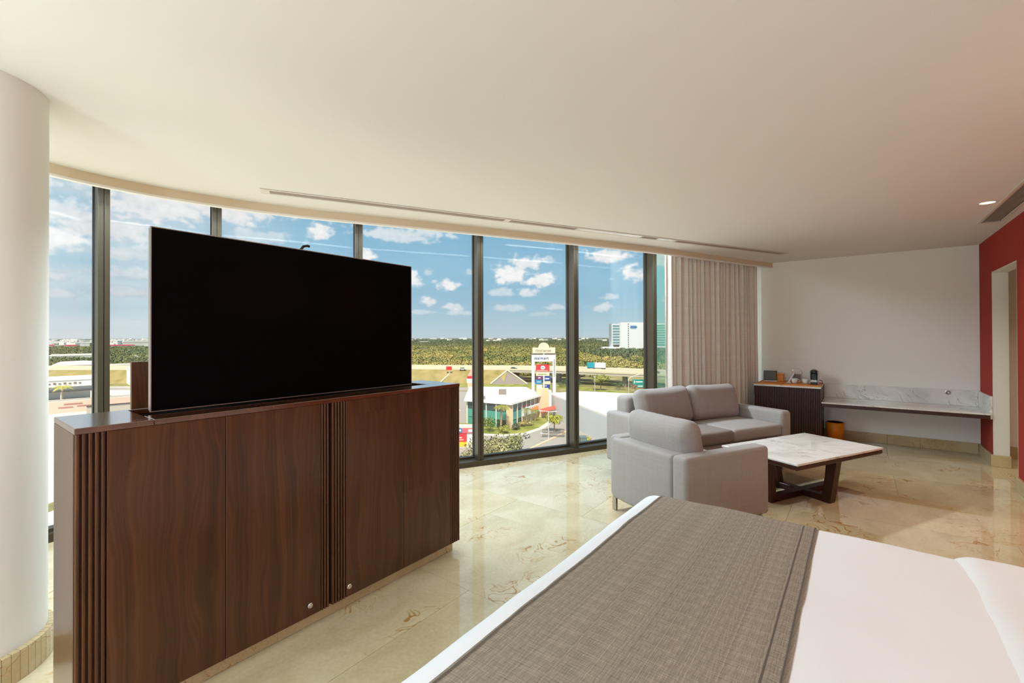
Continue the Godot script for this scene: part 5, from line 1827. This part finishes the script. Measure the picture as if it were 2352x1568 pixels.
# ------------------------------------------------------------------ two storey glass building on the corner
func build_corner_building(r: RandomNumberGenerator) -> void:
	var t := outthing("shop_building", "two storey white roofed building with green glass front at the street corner", "building", -1.1, 137.5)
	# corner at the local origin; the west front runs to the left and back, the east front to the right and back
	var wl := Vector3(-14.0, 0, -9.0)
	var er := Vector3(9.6, 0, -19.5)
	var h := 7.4
	var pts := PackedVector2Array([Vector2(0.4, 0.6), Vector2(-15.0, -8.4), Vector2(-17.0, -46.0), Vector2(6.0, -44.0), Vector2(10.4, -19.2)])
	var st := st0()
	slab(st, pts, h, h + 0.55)
	part("roof", st.commit(), M.roofwhite, t)
	st = st0()
	slab(st, PackedVector2Array([Vector2(-0.6, -1.6), Vector2(-14.4, -9.8), Vector2(-16.4, -45.0), Vector2(5.4, -43.2), Vector2(9.0, -19.6)]), 0.0, h)
	part("core", st.commit(), M.tanwall, t)
	var front := func(a: Vector3, b: Vector3, n: int, lower: int) -> void:
		var dir := (b - a).normalized()
		var len := a.distance_to(b)
		var bas := Basis(dir, Vector3.UP, dir.cross(Vector3.UP))
		for k in n:
			var x0 := len * k / n
			var x1 := len * (k + 1) / n
			var s := st0()
			box(s, Vector3(x0 - 0.14, 0, -0.25), Vector3(x0 + 0.14, h, 0.16), Transform3D(bas, a))
			part("mullion", s.commit(), M.signwhite, t)
			var rows := [[0.2, 2.3, "pane_dark" if k % 2 else "pane_teal"], [2.5, 5.0, "pane_teal"], [5.1, h, "pane_dark"]]
			if k >= lower: rows = [[0.2, 2.6, "tanwall"], [5.3, h, "pane_dark"]]
			for q in rows:
				s = st0()
				box(s, Vector3(x0 + 0.16, q[0], -0.12), Vector3(x1 - 0.16, q[1], 0.0), Transform3D(bas, a))
				part("pane", s.commit(), M[q[2]], t)
	front.call(wl, Vector3(-1.2, 0, -0.7), 4, 9)
	front.call(Vector3(0.6, 0, -0.7), er, 6, 2)
	# corner pier and sign band
	part("corner_pier", boxm(Vector3(-1.3, 0, -1.7), Vector3(0.6, h, -0.5)), M.tanwall, t)
	var dir := (er - Vector3(0.6, 0, -0.7)).normalized()
	var bas := Basis(dir, Vector3.UP, dir.cross(Vector3.UP))
	st = st0()
	box(st, Vector3(7.2, 2.7, -0.2), Vector3(20.6, 5.1, 0.7), Transform3D(bas, Vector3(0.6, 0, -0.7)))
	var band := part("sign_band", st.commit(), M.signwhite, t)
	for k in 7:
		st = st0()
		box(st, Vector3(12.6 + k * 0.95, 3.3, 0.7), Vector3(13.2 + k * 0.95, 4.4 + 0.25 * (k % 2), 0.8), Transform3D(bas, Vector3(0.6, 0, -0.7)))
		part("sign_letter_block", st.commit(), M.tan_leather, band)
	# tan tower and red awning at the far end
	st = st0()
	box(st, Vector3(9.0, 0, -23.5), Vector3(13.2, 9.9, -19.6))
	part("tower", st.commit(), M.tanwall, t)
	st = st0()
	box(st, Vector3(13.3, 0, -23.0), Vector3(14.2, 9.2, -20.5))
	part("tower_post", st.commit(), M.signwhite, t)
	st = st0()
	box(st, Vector3(0, -0.12, 0), Vector3(5.0, 0.12, 2.6), Transform3D(Basis(Vector3.BACK, 0.25) * Basis(Vector3.RIGHT, 0.3), Vector3(10.4, 2.9, -19.6)))
	part("awning", st.commit(), mat(c8(224, 84, 74), 0.7), t)
	# plant on the roof
	for q in [[-4.2, -20.0, 2.6, 1.7, 2.4, "concrete_dark"], [-9.2, -8.2, 1.0, 1.0, 1.0, "concrete_dark"], [0.5, -17.0, 2.6, 0.5, 0.8, "galv"], [3.6, -22.0, 2.4, 0.5, 0.8, "galv"], [-2.6, -13.5, 2.2, 0.35, 0.6, "galv"], [-8.0, -12.4, 0.3, 2.0, 0.3, "galv"]]:
		part("roof_unit", boxm(Vector3(q[0], h + 0.551, q[1] - q[4]), Vector3(q[0] + q[2], h + 0.551 + q[3], q[1])), M[q[5]], t)

# ------------------------------------------------------------------ white hall beside the street
func build_white_hall() -> void:
	var pts := []
	for q in [[12.9, 163.0], [24.0, 116.8], [31.0, 86.0], [120.0, 100.0], [90.0, 150.0], [46.1, 160.0], [24.4, 169.5]]:
		var w := out(q[0], q[1])
		pts.append(Vector2(w.x, w.z))
	var t := thing("white_hall", "long low white hall with a broad flat roof right of the street", "building")
	var st := st0()
	slab(st, PackedVector2Array(pts), GROUND - 0.2, GROUND + 7.2)
	part("wall", st.commit(), M.wallcool, t)
	st = st0()
	slab(st, PackedVector2Array(pts), GROUND + 7.201, GROUND + 7.7)
	part("roof", st.commit(), M.roofwhite, t)

# ------------------------------------------------------------------ street furniture, plants near the hotel
func build_street_things(r: RandomNumberGenerator) -> void:
	var olive := Color(0.20, 0.20, 0.09)
	var straw := Color(0.42, 0.40, 0.22)
	var green := Color(0.10, 0.17, 0.04)
	var lime := Color(0.36, 0.40, 0.06)
	palm(out(-3.9, 134.5), 7.4, 2.9, Color(0.20, 0.24, 0.05), Color(0.42, 0.40, 0.10), "bushy palm with a pale trunk before the corner of the glass building", 301, 22)
	palm(out(3.9, 145.0), 5.0, 2.6, Color(0.10, 0.14, 0.05), Color(0.38, 0.38, 0.16), "open star shaped palm before the glass building's sign band", 302, 12)
	palm(out(7.0, 150.0), 3.6, 2.0, Color(0.12, 0.18, 0.05), Color(0.34, 0.36, 0.12), "small palm nearest the tan tower of the glass building", 303, 14)
	shrub(out(-7.4, 134.0), 4.6, 4.8, green, Color(0.26, 0.32, 0.10), "round dark green shrub beside the fourth mullion from the left", 311)
	shrub(out(-2.6, 131.6), 3.2, 3.6, Color(0.2, 0.25, 0.05), Color(0.42, 0.42, 0.10), "yellow green shrub below the bushy palm", 312)
	shrub(out(4.2, 141.5), 2.0, 5.0, Color(0.26, 0.22, 0.07), Color(0.52, 0.44, 0.18), "low straw coloured shrub under the star shaped palm", 313)
	shrub(out(0.6, 136.2), 2.6, 2.6, Color(0.08, 0.1, 0.06), Color(0.2, 0.22, 0.14), "dark thin shrub before the green panes", 314)
	tree(out(11.9, 134.0), 5.6, 3.0, lime, Color(0.46, 0.46, 0.06), "bright yellow green tree between the street and the white hall", 321)
	shrub(out(-3.6, 100.5), 7.0, 11.5, olive, straw, "large olive grey bushy tree just below the window sill", 322, 900)
	shrub(out(1.3, 108.0), 5.2, 5.6, Color(0.16, 0.18, 0.07), Color(0.32, 0.33, 0.15), "smaller olive bush behind the large olive grey one", 323, 500)
	shrub(out(-9.5, 94.0), 5.0, 8.0, olive, straw, "olive grey bush at the foot of the fourth mullion", 326, 500)
	shrub(out(18.6, 119.5), 2.4, 3.2, lime, Color(0.46, 0.48, 0.1), "lime green shrub at the foot of the white hall", 324)
	tree(out(45.3, 236.0), 9.0, 5.4, Color(0.22, 0.26, 0.06), Color(0.44, 0.42, 0.12), "yellow green tree with a white trunk in front of the bridge", 325)
	for q in [[34, 246, 5.5, "dark green shrub under the bridge, left of the white trunked tree"], [56, 238, 5.5, "dark green shrub under the bridge, right of the white trunked tree"], [26, 254, 4.0, "green shrub under the bridge beside the pylon sign"]]:
		shrub(out(q[0], q[1]), q[2], 9.0, Color(0.05, 0.09, 0.04), Color(0.14, 0.19, 0.08), q[3], 330 + int(q[0]))
	for q in [[60, 224, 6.0, "tall rusty brown bush before the bridge"], [68, 214, 4.5, "low rusty brown bush beside the green road sign"]]:
		shrub(out(q[0], q[1]), q[2], 10.0, Color(0.26, 0.17, 0.10), Color(0.48, 0.36, 0.24), q[3], 350 + int(q[0]))
	# street lamps
	lamp_post(9.2, 121.0, 8.2, 1, "white street lamp with three arms on the kerb below")
	lamp_post(38.5, 215.0, 9.0, 0, "slim white lamp post under the bridge, beside the fifth mullion")
	lamp_post(49.5, 195.0, 9.6, 2, "bent white lamp post before the rusty bush")
	lamp_post(61.0, 200.0, 12.5, 0, "tall slim pole left of the green road sign")
	lamp_post(62.2, 182.0, 6.5, 0, "short white pole below the green road sign")
	# green road sign
	var t := outthing("road_sign", "green and white direction sign over the frontage road", "sign", 57.5, 206.0)
	part("board", boxm(Vector3(-3.4, 6.2, -0.1), Vector3(1.6, 8.6, 0.1)), M.signgreen, t)
	part("board", boxm(Vector3(-1.4, 4.9, -0.1), Vector3(1.6, 6.1, 0.1)), M.signgreen, t)
	for q in [[-1.9, 7.2, 1.1, 7.7], [-2.8, 6.8, -2.3, 8.0], [-1.0, 5.3, 1.2, 5.7]]: part("sign_mark", boxm(Vector3(q[0], q[1], 0.1), Vector3(q[2], q[3], 0.14)), M.signwhite, t)
	part("post", boxm(Vector3(1.7, 0, -0.2), Vector3(2.1, 9.0, 0.2)), M.galv, t)
	# red board on the highway verge and small sign figure
	t = outthing("billboard", "small red billboard beside the highway embankment", "sign", -40.2, 281.0)
	part("board", boxm(Vector3(-1.9, 7.6, -0.2), Vector3(1.6, 9.9, 0.2)), M.signred, t)
	part("post", boxm(Vector3(-0.2, 0, -0.2), Vector3(0.2, 7.6, 0.2)), M.galv, t)
	t = outthing("pylon", "red and white roadside totem behind the fourth mullion", "sign", -24.2, 252.0)
	part("column", boxm(Vector3(-1.6, 0, -0.8), Vector3(2.2, 2.6, 0.8)), M.tanwall, t)
	part("panel", boxm(Vector3(-2.0, 2.6, -0.9), Vector3(2.4, 5.0, 0.9)), M.signwhite, t)
	part("band", boxm(Vector3(-1.8, 5.0, -0.9), Vector3(2.4, 6.4, 0.9)), M.signred, t)
	var st := st0()
	plate(st, PackedVector2Array([Vector2(-1.7, 6.4), Vector2(2.3, 6.4), Vector2(1.2, 9.4), Vector2(0.2, 9.8)]), -0.6, 0.6)
	part("peak", st.commit(), mat(c8(232, 170, 160), 0.7), t)
	# red, white and yellow kiosk at the edge of the parking ground
	t = outthing("kiosk", "red white and yellow kiosk beside the cabinet's right edge", "kiosk", -13.2, 114.8)
	part("body", boxm(Vector3(-3.4, 0, -3.0), Vector3(3.2, 4.6, 0.0)), M.signwhite, t)
	part("red_panel", boxm(Vector3(-3.4, 1.5, 0.0), Vector3(1.2, 3.7, 0.12)), M.signred, t)
	part("yellow_panel", boxm(Vector3(-3.4, 0.3, 0.0), Vector3(1.2, 1.45, 0.12)), M.signyellow, t)
	part("fascia", boxm(Vector3(-3.6, 3.75, -3.2), Vector3(3.5, 5.0, 0.3)), mat(c8(214, 92, 104), 0.6), t)
	part("roof", boxm(Vector3(-3.6, 5.0, -3.2), Vector3(3.5, 5.3, 0.3)), M.galv, t)
	part("fascia_mark", boxm(Vector3(1.6, 4.0, 0.3), Vector3(3.2, 4.7, 0.36)), M.signwhite, t)
	st = st0()
	var pts := PackedVector2Array()
	for k in 20: pts.append(Vector2(-0.6 + cos(TAU * k / 20.0) * 0.75, 4.45 + sin(TAU * k / 20.0) * 0.62))
	plate(st, pts, 0.3, 0.4)
	part("round_sign", st.commit(), M.signteal, t, Vector3.ZERO, "round blue and white sign")
	part("round_sign_mark", boxm(Vector3(-1.0, 4.25, 0.4), Vector3(-0.2, 4.65, 0.45)), M.signwhite, t)
	for q in [[-2.8, 1.9, 0.4, 2.1], [-2.8, 2.4, 0.0, 2.7]]: part("panel_mark", boxm(Vector3(q[0], q[1], 0.12), Vector3(q[2], q[3], 0.16)), M.signcream, t)
	part("doorway", boxm(Vector3(2.0, 0.2, -2.2), Vector3(3.25, 2.6, -0.6)), M.concrete_dark, t)
	# barred gate and transformer box
	t = outthing("barred_gate", "dark barred gate beside the street kerb", "gate", 10.6, 126.4)
	for k in 15: part("bar", boxm(Vector3(-2.6 + k * 0.42, 0, -0.05), Vector3(-2.48 + k * 0.42, 2.2, 0.05)), M.darkgrey, t)
	for y in [0.3, 1.2, 2.1]: part("rail", boxm(Vector3(-2.7, y, -0.07), Vector3(3.5, y + 0.12, 0.07)), M.darkgrey, t)
	t = outthing("transformer_box", "dark green equipment box at the foot of the white hall", "box", 17.6, 116.0)
	part("housing", chamm(Vector3(-0.7, 0, -1.4), Vector3(1.0, 2.3, 1.0), 0.05), mat(c8(92, 110, 112), 0.6), t)
	part("roof", chamm(Vector3(-0.8, 2.3, -1.5), Vector3(1.1, 2.45, 1.1), 0.03), mat(c8(92, 110, 112), 0.6), t)
	# two motorcycles on the street
	for k in 2:
		t = outthing("motorcycle", ["motorcycle standing on the street, the farther of the two", "motorcycle standing on the street, the nearer of the two"][k], "motorcycle", 3.4 + 0.3 * k, 127.4 - 2.6 * k, 0.5 + 0.3 * k, "motorcycles on the street")
		for x in [-0.7, 0.7]:
			var w := part("wheel", lathe([Vector2(0.18, -0.06), Vector2(0.33, -0.06), Vector2(0.33, 0.06), Vector2(0.18, 0.06), Vector2(0.18, -0.06)], 16), M.tire, t, Vector3(x, 0.33, 0))
			w.rotation.x = PI / 2
		part("frame", soft(Vector3(1.2, 0.4, 0.32), 0.12), M.galv, t, Vector3(0, 0.65, 0))
		part("seat", soft(Vector3(0.7, 0.14, 0.3), 0.06), M.tire, t, Vector3(-0.25, 0.92, 0))
		part("handlebar", tubem([Vector3(0.55, 1.05, -0.35), Vector3(0.6, 1.0, 0), Vector3(0.55, 1.05, 0.35)], 0.035, 6), M.darkgrey, t)

func lamp_post(rr: float, d: float, h: float, kind: int, label: String) -> void:
	var t := outthing("street_lamp", label, "street lamp", rr, d)
	part("pole", tubem([Vector3(0, 0, 0), Vector3(0, h, 0)], 0.13, 8), M.galv, t)
	if kind == 1:
		for q in [[-2.0, h], [1.9, h - 0.15], [-1.8, h - 6.0]]:
			part("arm", tubem([Vector3(0, q[1] - 0.1, 0), Vector3(q[0], q[1], 0)], 0.08, 6), M.galv, t)
			part("head", chamm(Vector3(q[0] - 0.4, q[1] - 0.05, -0.16), Vector3(q[0] + 0.4, q[1] + 0.12, 0.16), 0.04), M.signwhite, t)
	elif kind == 2:
		part("arm", tubem([Vector3(0, h, 0), Vector3(1.0, h + 1.0, 0), Vector3(4.2, h + 2.1, 0)], 0.12, 6), M.galv, t)
		part("head", chamm(Vector3(4.0, h + 2.0, -0.2), Vector3(5.0, h + 2.25, 0.2), 0.05), M.signwhite, t)
	else:
		part("head", chamm(Vector3(-0.5, h, -0.2), Vector3(0.5, h + 0.2, 0.2), 0.05), M.signwhite, t)

# ------------------------------------------------------------------ shopping centre and town seen in the left windows
func build_mall(r: RandomNumberGenerator) -> void:
	var turn := 0.80
	# local frame: turned so that the fronts face the hotel
	var t := outthing("shopping_hall", "big white shopping hall with plain walls seen in the second window from the left", "building", -196.0, 240.0, turn)
	part("wall", boxm(Vector3(-2, 0, -60), Vector3(140, 9.6, 0)), M.wallwhite, t)
	part("roof", boxm(Vector3(-2.3, 9.6, -60.3), Vector3(140.3, 10.1, 0.3)), M.roofwhite, t)
	for k in 5: part("roof_unit", boxm(Vector3(26.0 + k * 4.0, 10.1, -20), Vector3(28.6 + k * 4.0, 11.2, -18)), M.galv, t)
	part("low_band", boxm(Vector3(12, 0, 0), Vector3(60, 3.4, 0.4)), mat(c8(236, 196, 190), 0.8), t, Vector3.ZERO, "pale pink wall band")
	t = outthing("shopping_arcade", "white shop front with dark lettering and a grey canopy at the far left", "building", -203.0, 219.0, turn)
	part("wall", boxm(Vector3(-60, 0, -26), Vector3(-0.5, 8.4, 0)), M.wallwhite, t)
	part("roof", boxm(Vector3(-60, 8.4, -26), Vector3(0, 8.9, 0.3)), M.roofwhite, t)
	part("parapet", boxm(Vector3(-60, 5.4, 0.0), Vector3(0, 6.0, 1.0)), M.wallwhite, t)
	for k in 7: part("sign_letter_block", boxm(Vector3(-16.0 + k * 1.7, 6.5, 0.0), Vector3(-15.1 + k * 1.7, 7.2 + 0.25 * (k % 2), 0.3)), M.tan_letter, t)
	var st := st0()
	slab(st, PackedVector2Array([Vector2(-60, 0.1), Vector2(2, 0.1), Vector2(4, 6.0), Vector2(-60, 9.0)]), 3.6, 4.1)
	part("canopy", st.commit(), M.darkgrey, t)
	for k in 6: part("post", boxm(Vector3(-52 + k * 10.0, 0, 5.6), Vector3(-51.5 + k * 10.0, 3.6, 6.1)), M.signwhite, t)
	# hall behind with a gabled lantern
	t = outthing("roof_lantern_hall", "white hall with a gabled roof lantern behind the shop front", "building", -318.0, 331.0, turn)
	part("wall", boxm(Vector3(-70, 0, -40), Vector3(60, 7.0, 0)), M.wallwhite, t)
	for k in 3: part("roof_edge", boxm(Vector3(-70, 7.0 + k * 0.001, -14.0 * k - 0.5), Vector3(60, 7.5, -14.0 * k)), M.concrete, t)
	st = st0()
	plate(st, PackedVector2Array([Vector2(-16, 7), Vector2(16, 7), Vector2(15, 9.6), Vector2(3, 10.8), Vector2(-10, 10.4)]), -26, -4)
	part("lantern", st.commit(), M.roofwhite, t)
	part("lantern_window", boxm(Vector3(-12, 7.5, -4.0), Vector3(12, 8.3, -3.8)), M.concrete_dark, t)
	# low walls of the forecourt
	t = outthing("forecourt_wall", "long white boundary wall of the forecourt at the far left", "wall", -184.0, 195.0, turn)
	part("wall", boxm(Vector3(-40, 0, -0.5), Vector3(60, 2.2, 0.5)), M.wallwhite, t)
	part("coping", boxm(Vector3(-40, 2.2, -0.7), Vector3(60, 2.45, 0.7)), M.concrete, t)
	t = outthing("sign_wall", "pink banner wall with a purple end just above the cabinet top", "sign", -166.0, 173.0, turn)
	part("wall", boxm(Vector3(-14, 0, -0.5), Vector3(24, 4.4, 0.5)), mat(c8(222, 192, 176), 0.8), t)
	part("end_block", boxm(Vector3(-20, 0, -0.8), Vector3(-12.5, 3.6, 0.8)), M.signpurple, t)
	for q in [[-4.5, 3.0, 0.5, 3.5], [-6.0, 1.9, -2.0, 2.3], [-1.0, 2.1, 3.0, 2.5]]: part("banner_mark", boxm(Vector3(q[0], q[1], 0.5), Vector3(q[2], q[3], 0.6)), mat(c8(170, 120, 108), 0.7), t)
	t = outthing("planter_wall", "low dark edged wall with yellow plants just left of the lid flap", "wall", -150.0, 176.0, turn)
	part("wall", boxm(Vector3(-12, 0, -0.5), Vector3(26, 2.6, 0.5)), M.concrete, t)
	part("coping", boxm(Vector3(-12, 2.6, -0.7), Vector3(26, 2.95, 0.7)), M.darkgrey, t)
	palm(out(-203.0, 203.0), 6.4, 4.6, Color(0.42, 0.42, 0.08), Color(0.62, 0.58, 0.16), "yellow green palm on the forecourt at the far left", 401, 14)
	shrub(out(-161.0, 190.0), 3.0, 6.0, Color(0.42, 0.38, 0.08), Color(0.6, 0.52, 0.16), "yellow shrub beside the second mullion", 402)
	# farther buildings among the trees
	var far := [
		[-575.0, 590.0, 44.0, 7.5, 16.0, "wallwhite", "pale flat building among dark trees in the leftmost window"],
		[-1330.0, 1275.0, 46.0, 11.0, 20.0, "pinkroof", "long low red roofed building at the far left edge"],
		[-1245.0, 1270.0, 26.0, 10.0, 20.0, "pinkroof", "red roofed building beside the first mullion"],
		[-1290.0, 1420.0, 34.0, 24.0, 24.0, "signwhite", "tall white building behind the red roofs in the leftmost window"],
		[-1180.0, 1400.0, 40.0, 18.0, 20.0, "pane_blue", "blue grey building near the first mullion"],
		[-1095.0, 1262.0, 56.0, 10.0, 20.0, "pinkroof", "pink roofed building in the second window from the left"],
		[-1110.0, 1330.0, 62.0, 22.0, 24.0, "galv", "pale lilac gabled building behind the pink roof"],
		[-545.0, 640.0, 60.0, 3.0, 10.0, "signwhite", "low white wall among the trees behind the first mullion"],
		[-505.0, 640.0, 50.0, 3.2, 10.0, "signwhite", "low white wall among the trees in the second window"],
	]
	for q in far:
		t = outthing("town_building", q[6], "building", q[0], q[1], turn)
		part("wall", boxm(Vector3(-q[2] / 2, 0, -q[4]), Vector3(q[2] / 2, q[3] * 0.72, 0)), M.wallwhite if q[5] == "pinkroof" else M[q[5]], t)
		st = st0()
		plate(st, PackedVector2Array([Vector2(-q[2] / 2 - 1, q[3] * 0.72), Vector2(q[2] / 2 + 1, q[3] * 0.72), Vector2(q[2] / 2 - 2, q[3]), Vector2(-q[2] / 2 + 2, q[3])]), -q[4], 0.6)
		part("roof", st.commit(), M[q[5]], t)

func _ready() -> void:
	rng.seed = 4711
	# camera
	var fw := Vector3(cos(YAW), 0, -sin(YAW))
	var rt := Vector3(sin(YAW), 0, cos(YAW))
	var pitch := deg_to_rad(0.31780)
	var roll := deg_to_rad(-0.17182)
	var fw2 := fw * cos(pitch) + Vector3.UP * sin(pitch)
	var up2 := Vector3.UP * cos(pitch) - fw * sin(pitch)
	var rt3 := rt * cos(roll) + up2 * sin(roll)
	var up3 := up2 * cos(roll) - rt * sin(roll)
	var cam := Camera3D.new()
	cam.name = "camera"
	cam.transform = Transform3D(Basis(rt3, up3, -fw2), EYE)
	cam.projection = Camera3D.PROJECTION_FRUSTUM
	cam.near = 0.05
	cam.far = 20000.0
	var f := 1036.865
	cam.size = 1568.0 / f * cam.near
	cam.frustum_offset = Vector2(-4.057, -15.763) / f * cam.near
	add_child(cam)
	cam.current = true
	# sky, exposure
	var we := WorldEnvironment.new()
	we.name = "environment"
	var env := Environment.new()
	env.background_mode = Environment.BG_SKY
	var sky := Sky.new()
	var sm := PanoramaSkyMaterial.new()
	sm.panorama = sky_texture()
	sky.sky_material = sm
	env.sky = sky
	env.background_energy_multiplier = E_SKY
	env.tonemap_mode = Environment.TONE_MAPPER_LINEAR
	env.tonemap_exposure = EXPOSURE
	env.sdfgi_enabled = true
	env.ssao_enabled = true
	env.ssil_enabled = true
	we.environment = env
	add_child(we)
	# sun: high behind the hotel, to the right
	var sun := DirectionalLight3D.new()
	sun.name = "sun"
	var to_sun := (rt * -0.08 - fw).normalized() * cos(deg_to_rad(54.0)) + Vector3.UP * sin(deg_to_rad(54.0))
	sun.look_at_from_position(Vector3.ZERO, -to_sun, Vector3.UP)
	sun.light_color = Color(1.0, 0.95, 0.86)
	sun.light_energy = E_SUN
	sun.light_angular_distance = 0.6
	sun.shadow_enabled = true
	sun.sky_mode = DirectionalLight3D.SKY_MODE_LIGHT_ONLY
	add_child(sun)
	materials()
	curve_setup()
	# lamps outside the picture: two added fill globes, one wall lamp
	globe(Vector3(-1.55, 1.45, -1.35), E_FILL_GLOBE, Color(0.84, 0.94, 1.0), "added white globe floor lamp by the west windows, a fill light outside the picture")
	globe(Vector3(-1.75, 1.35, 0.35), E_FILL_GLOBE, Color(0.84, 0.94, 1.0), "added white globe floor lamp left of the bed, a fill light outside the picture")
	wall_lamp(Vector3(2.62, 1.95, 0.93), 0.04, Color(1.0, 0.86, 0.72), "small wall lamp on the red wall beside the bed, outside the picture")
	build_fill_strips()
	build_floor()
	build_shell()
	build_windows()
	build_curtain()
	build_ceiling_fittings()
	build_cabinet()
	build_tv()
	build_bed()
	build_seats()
	build_east_side()
	build_outside()
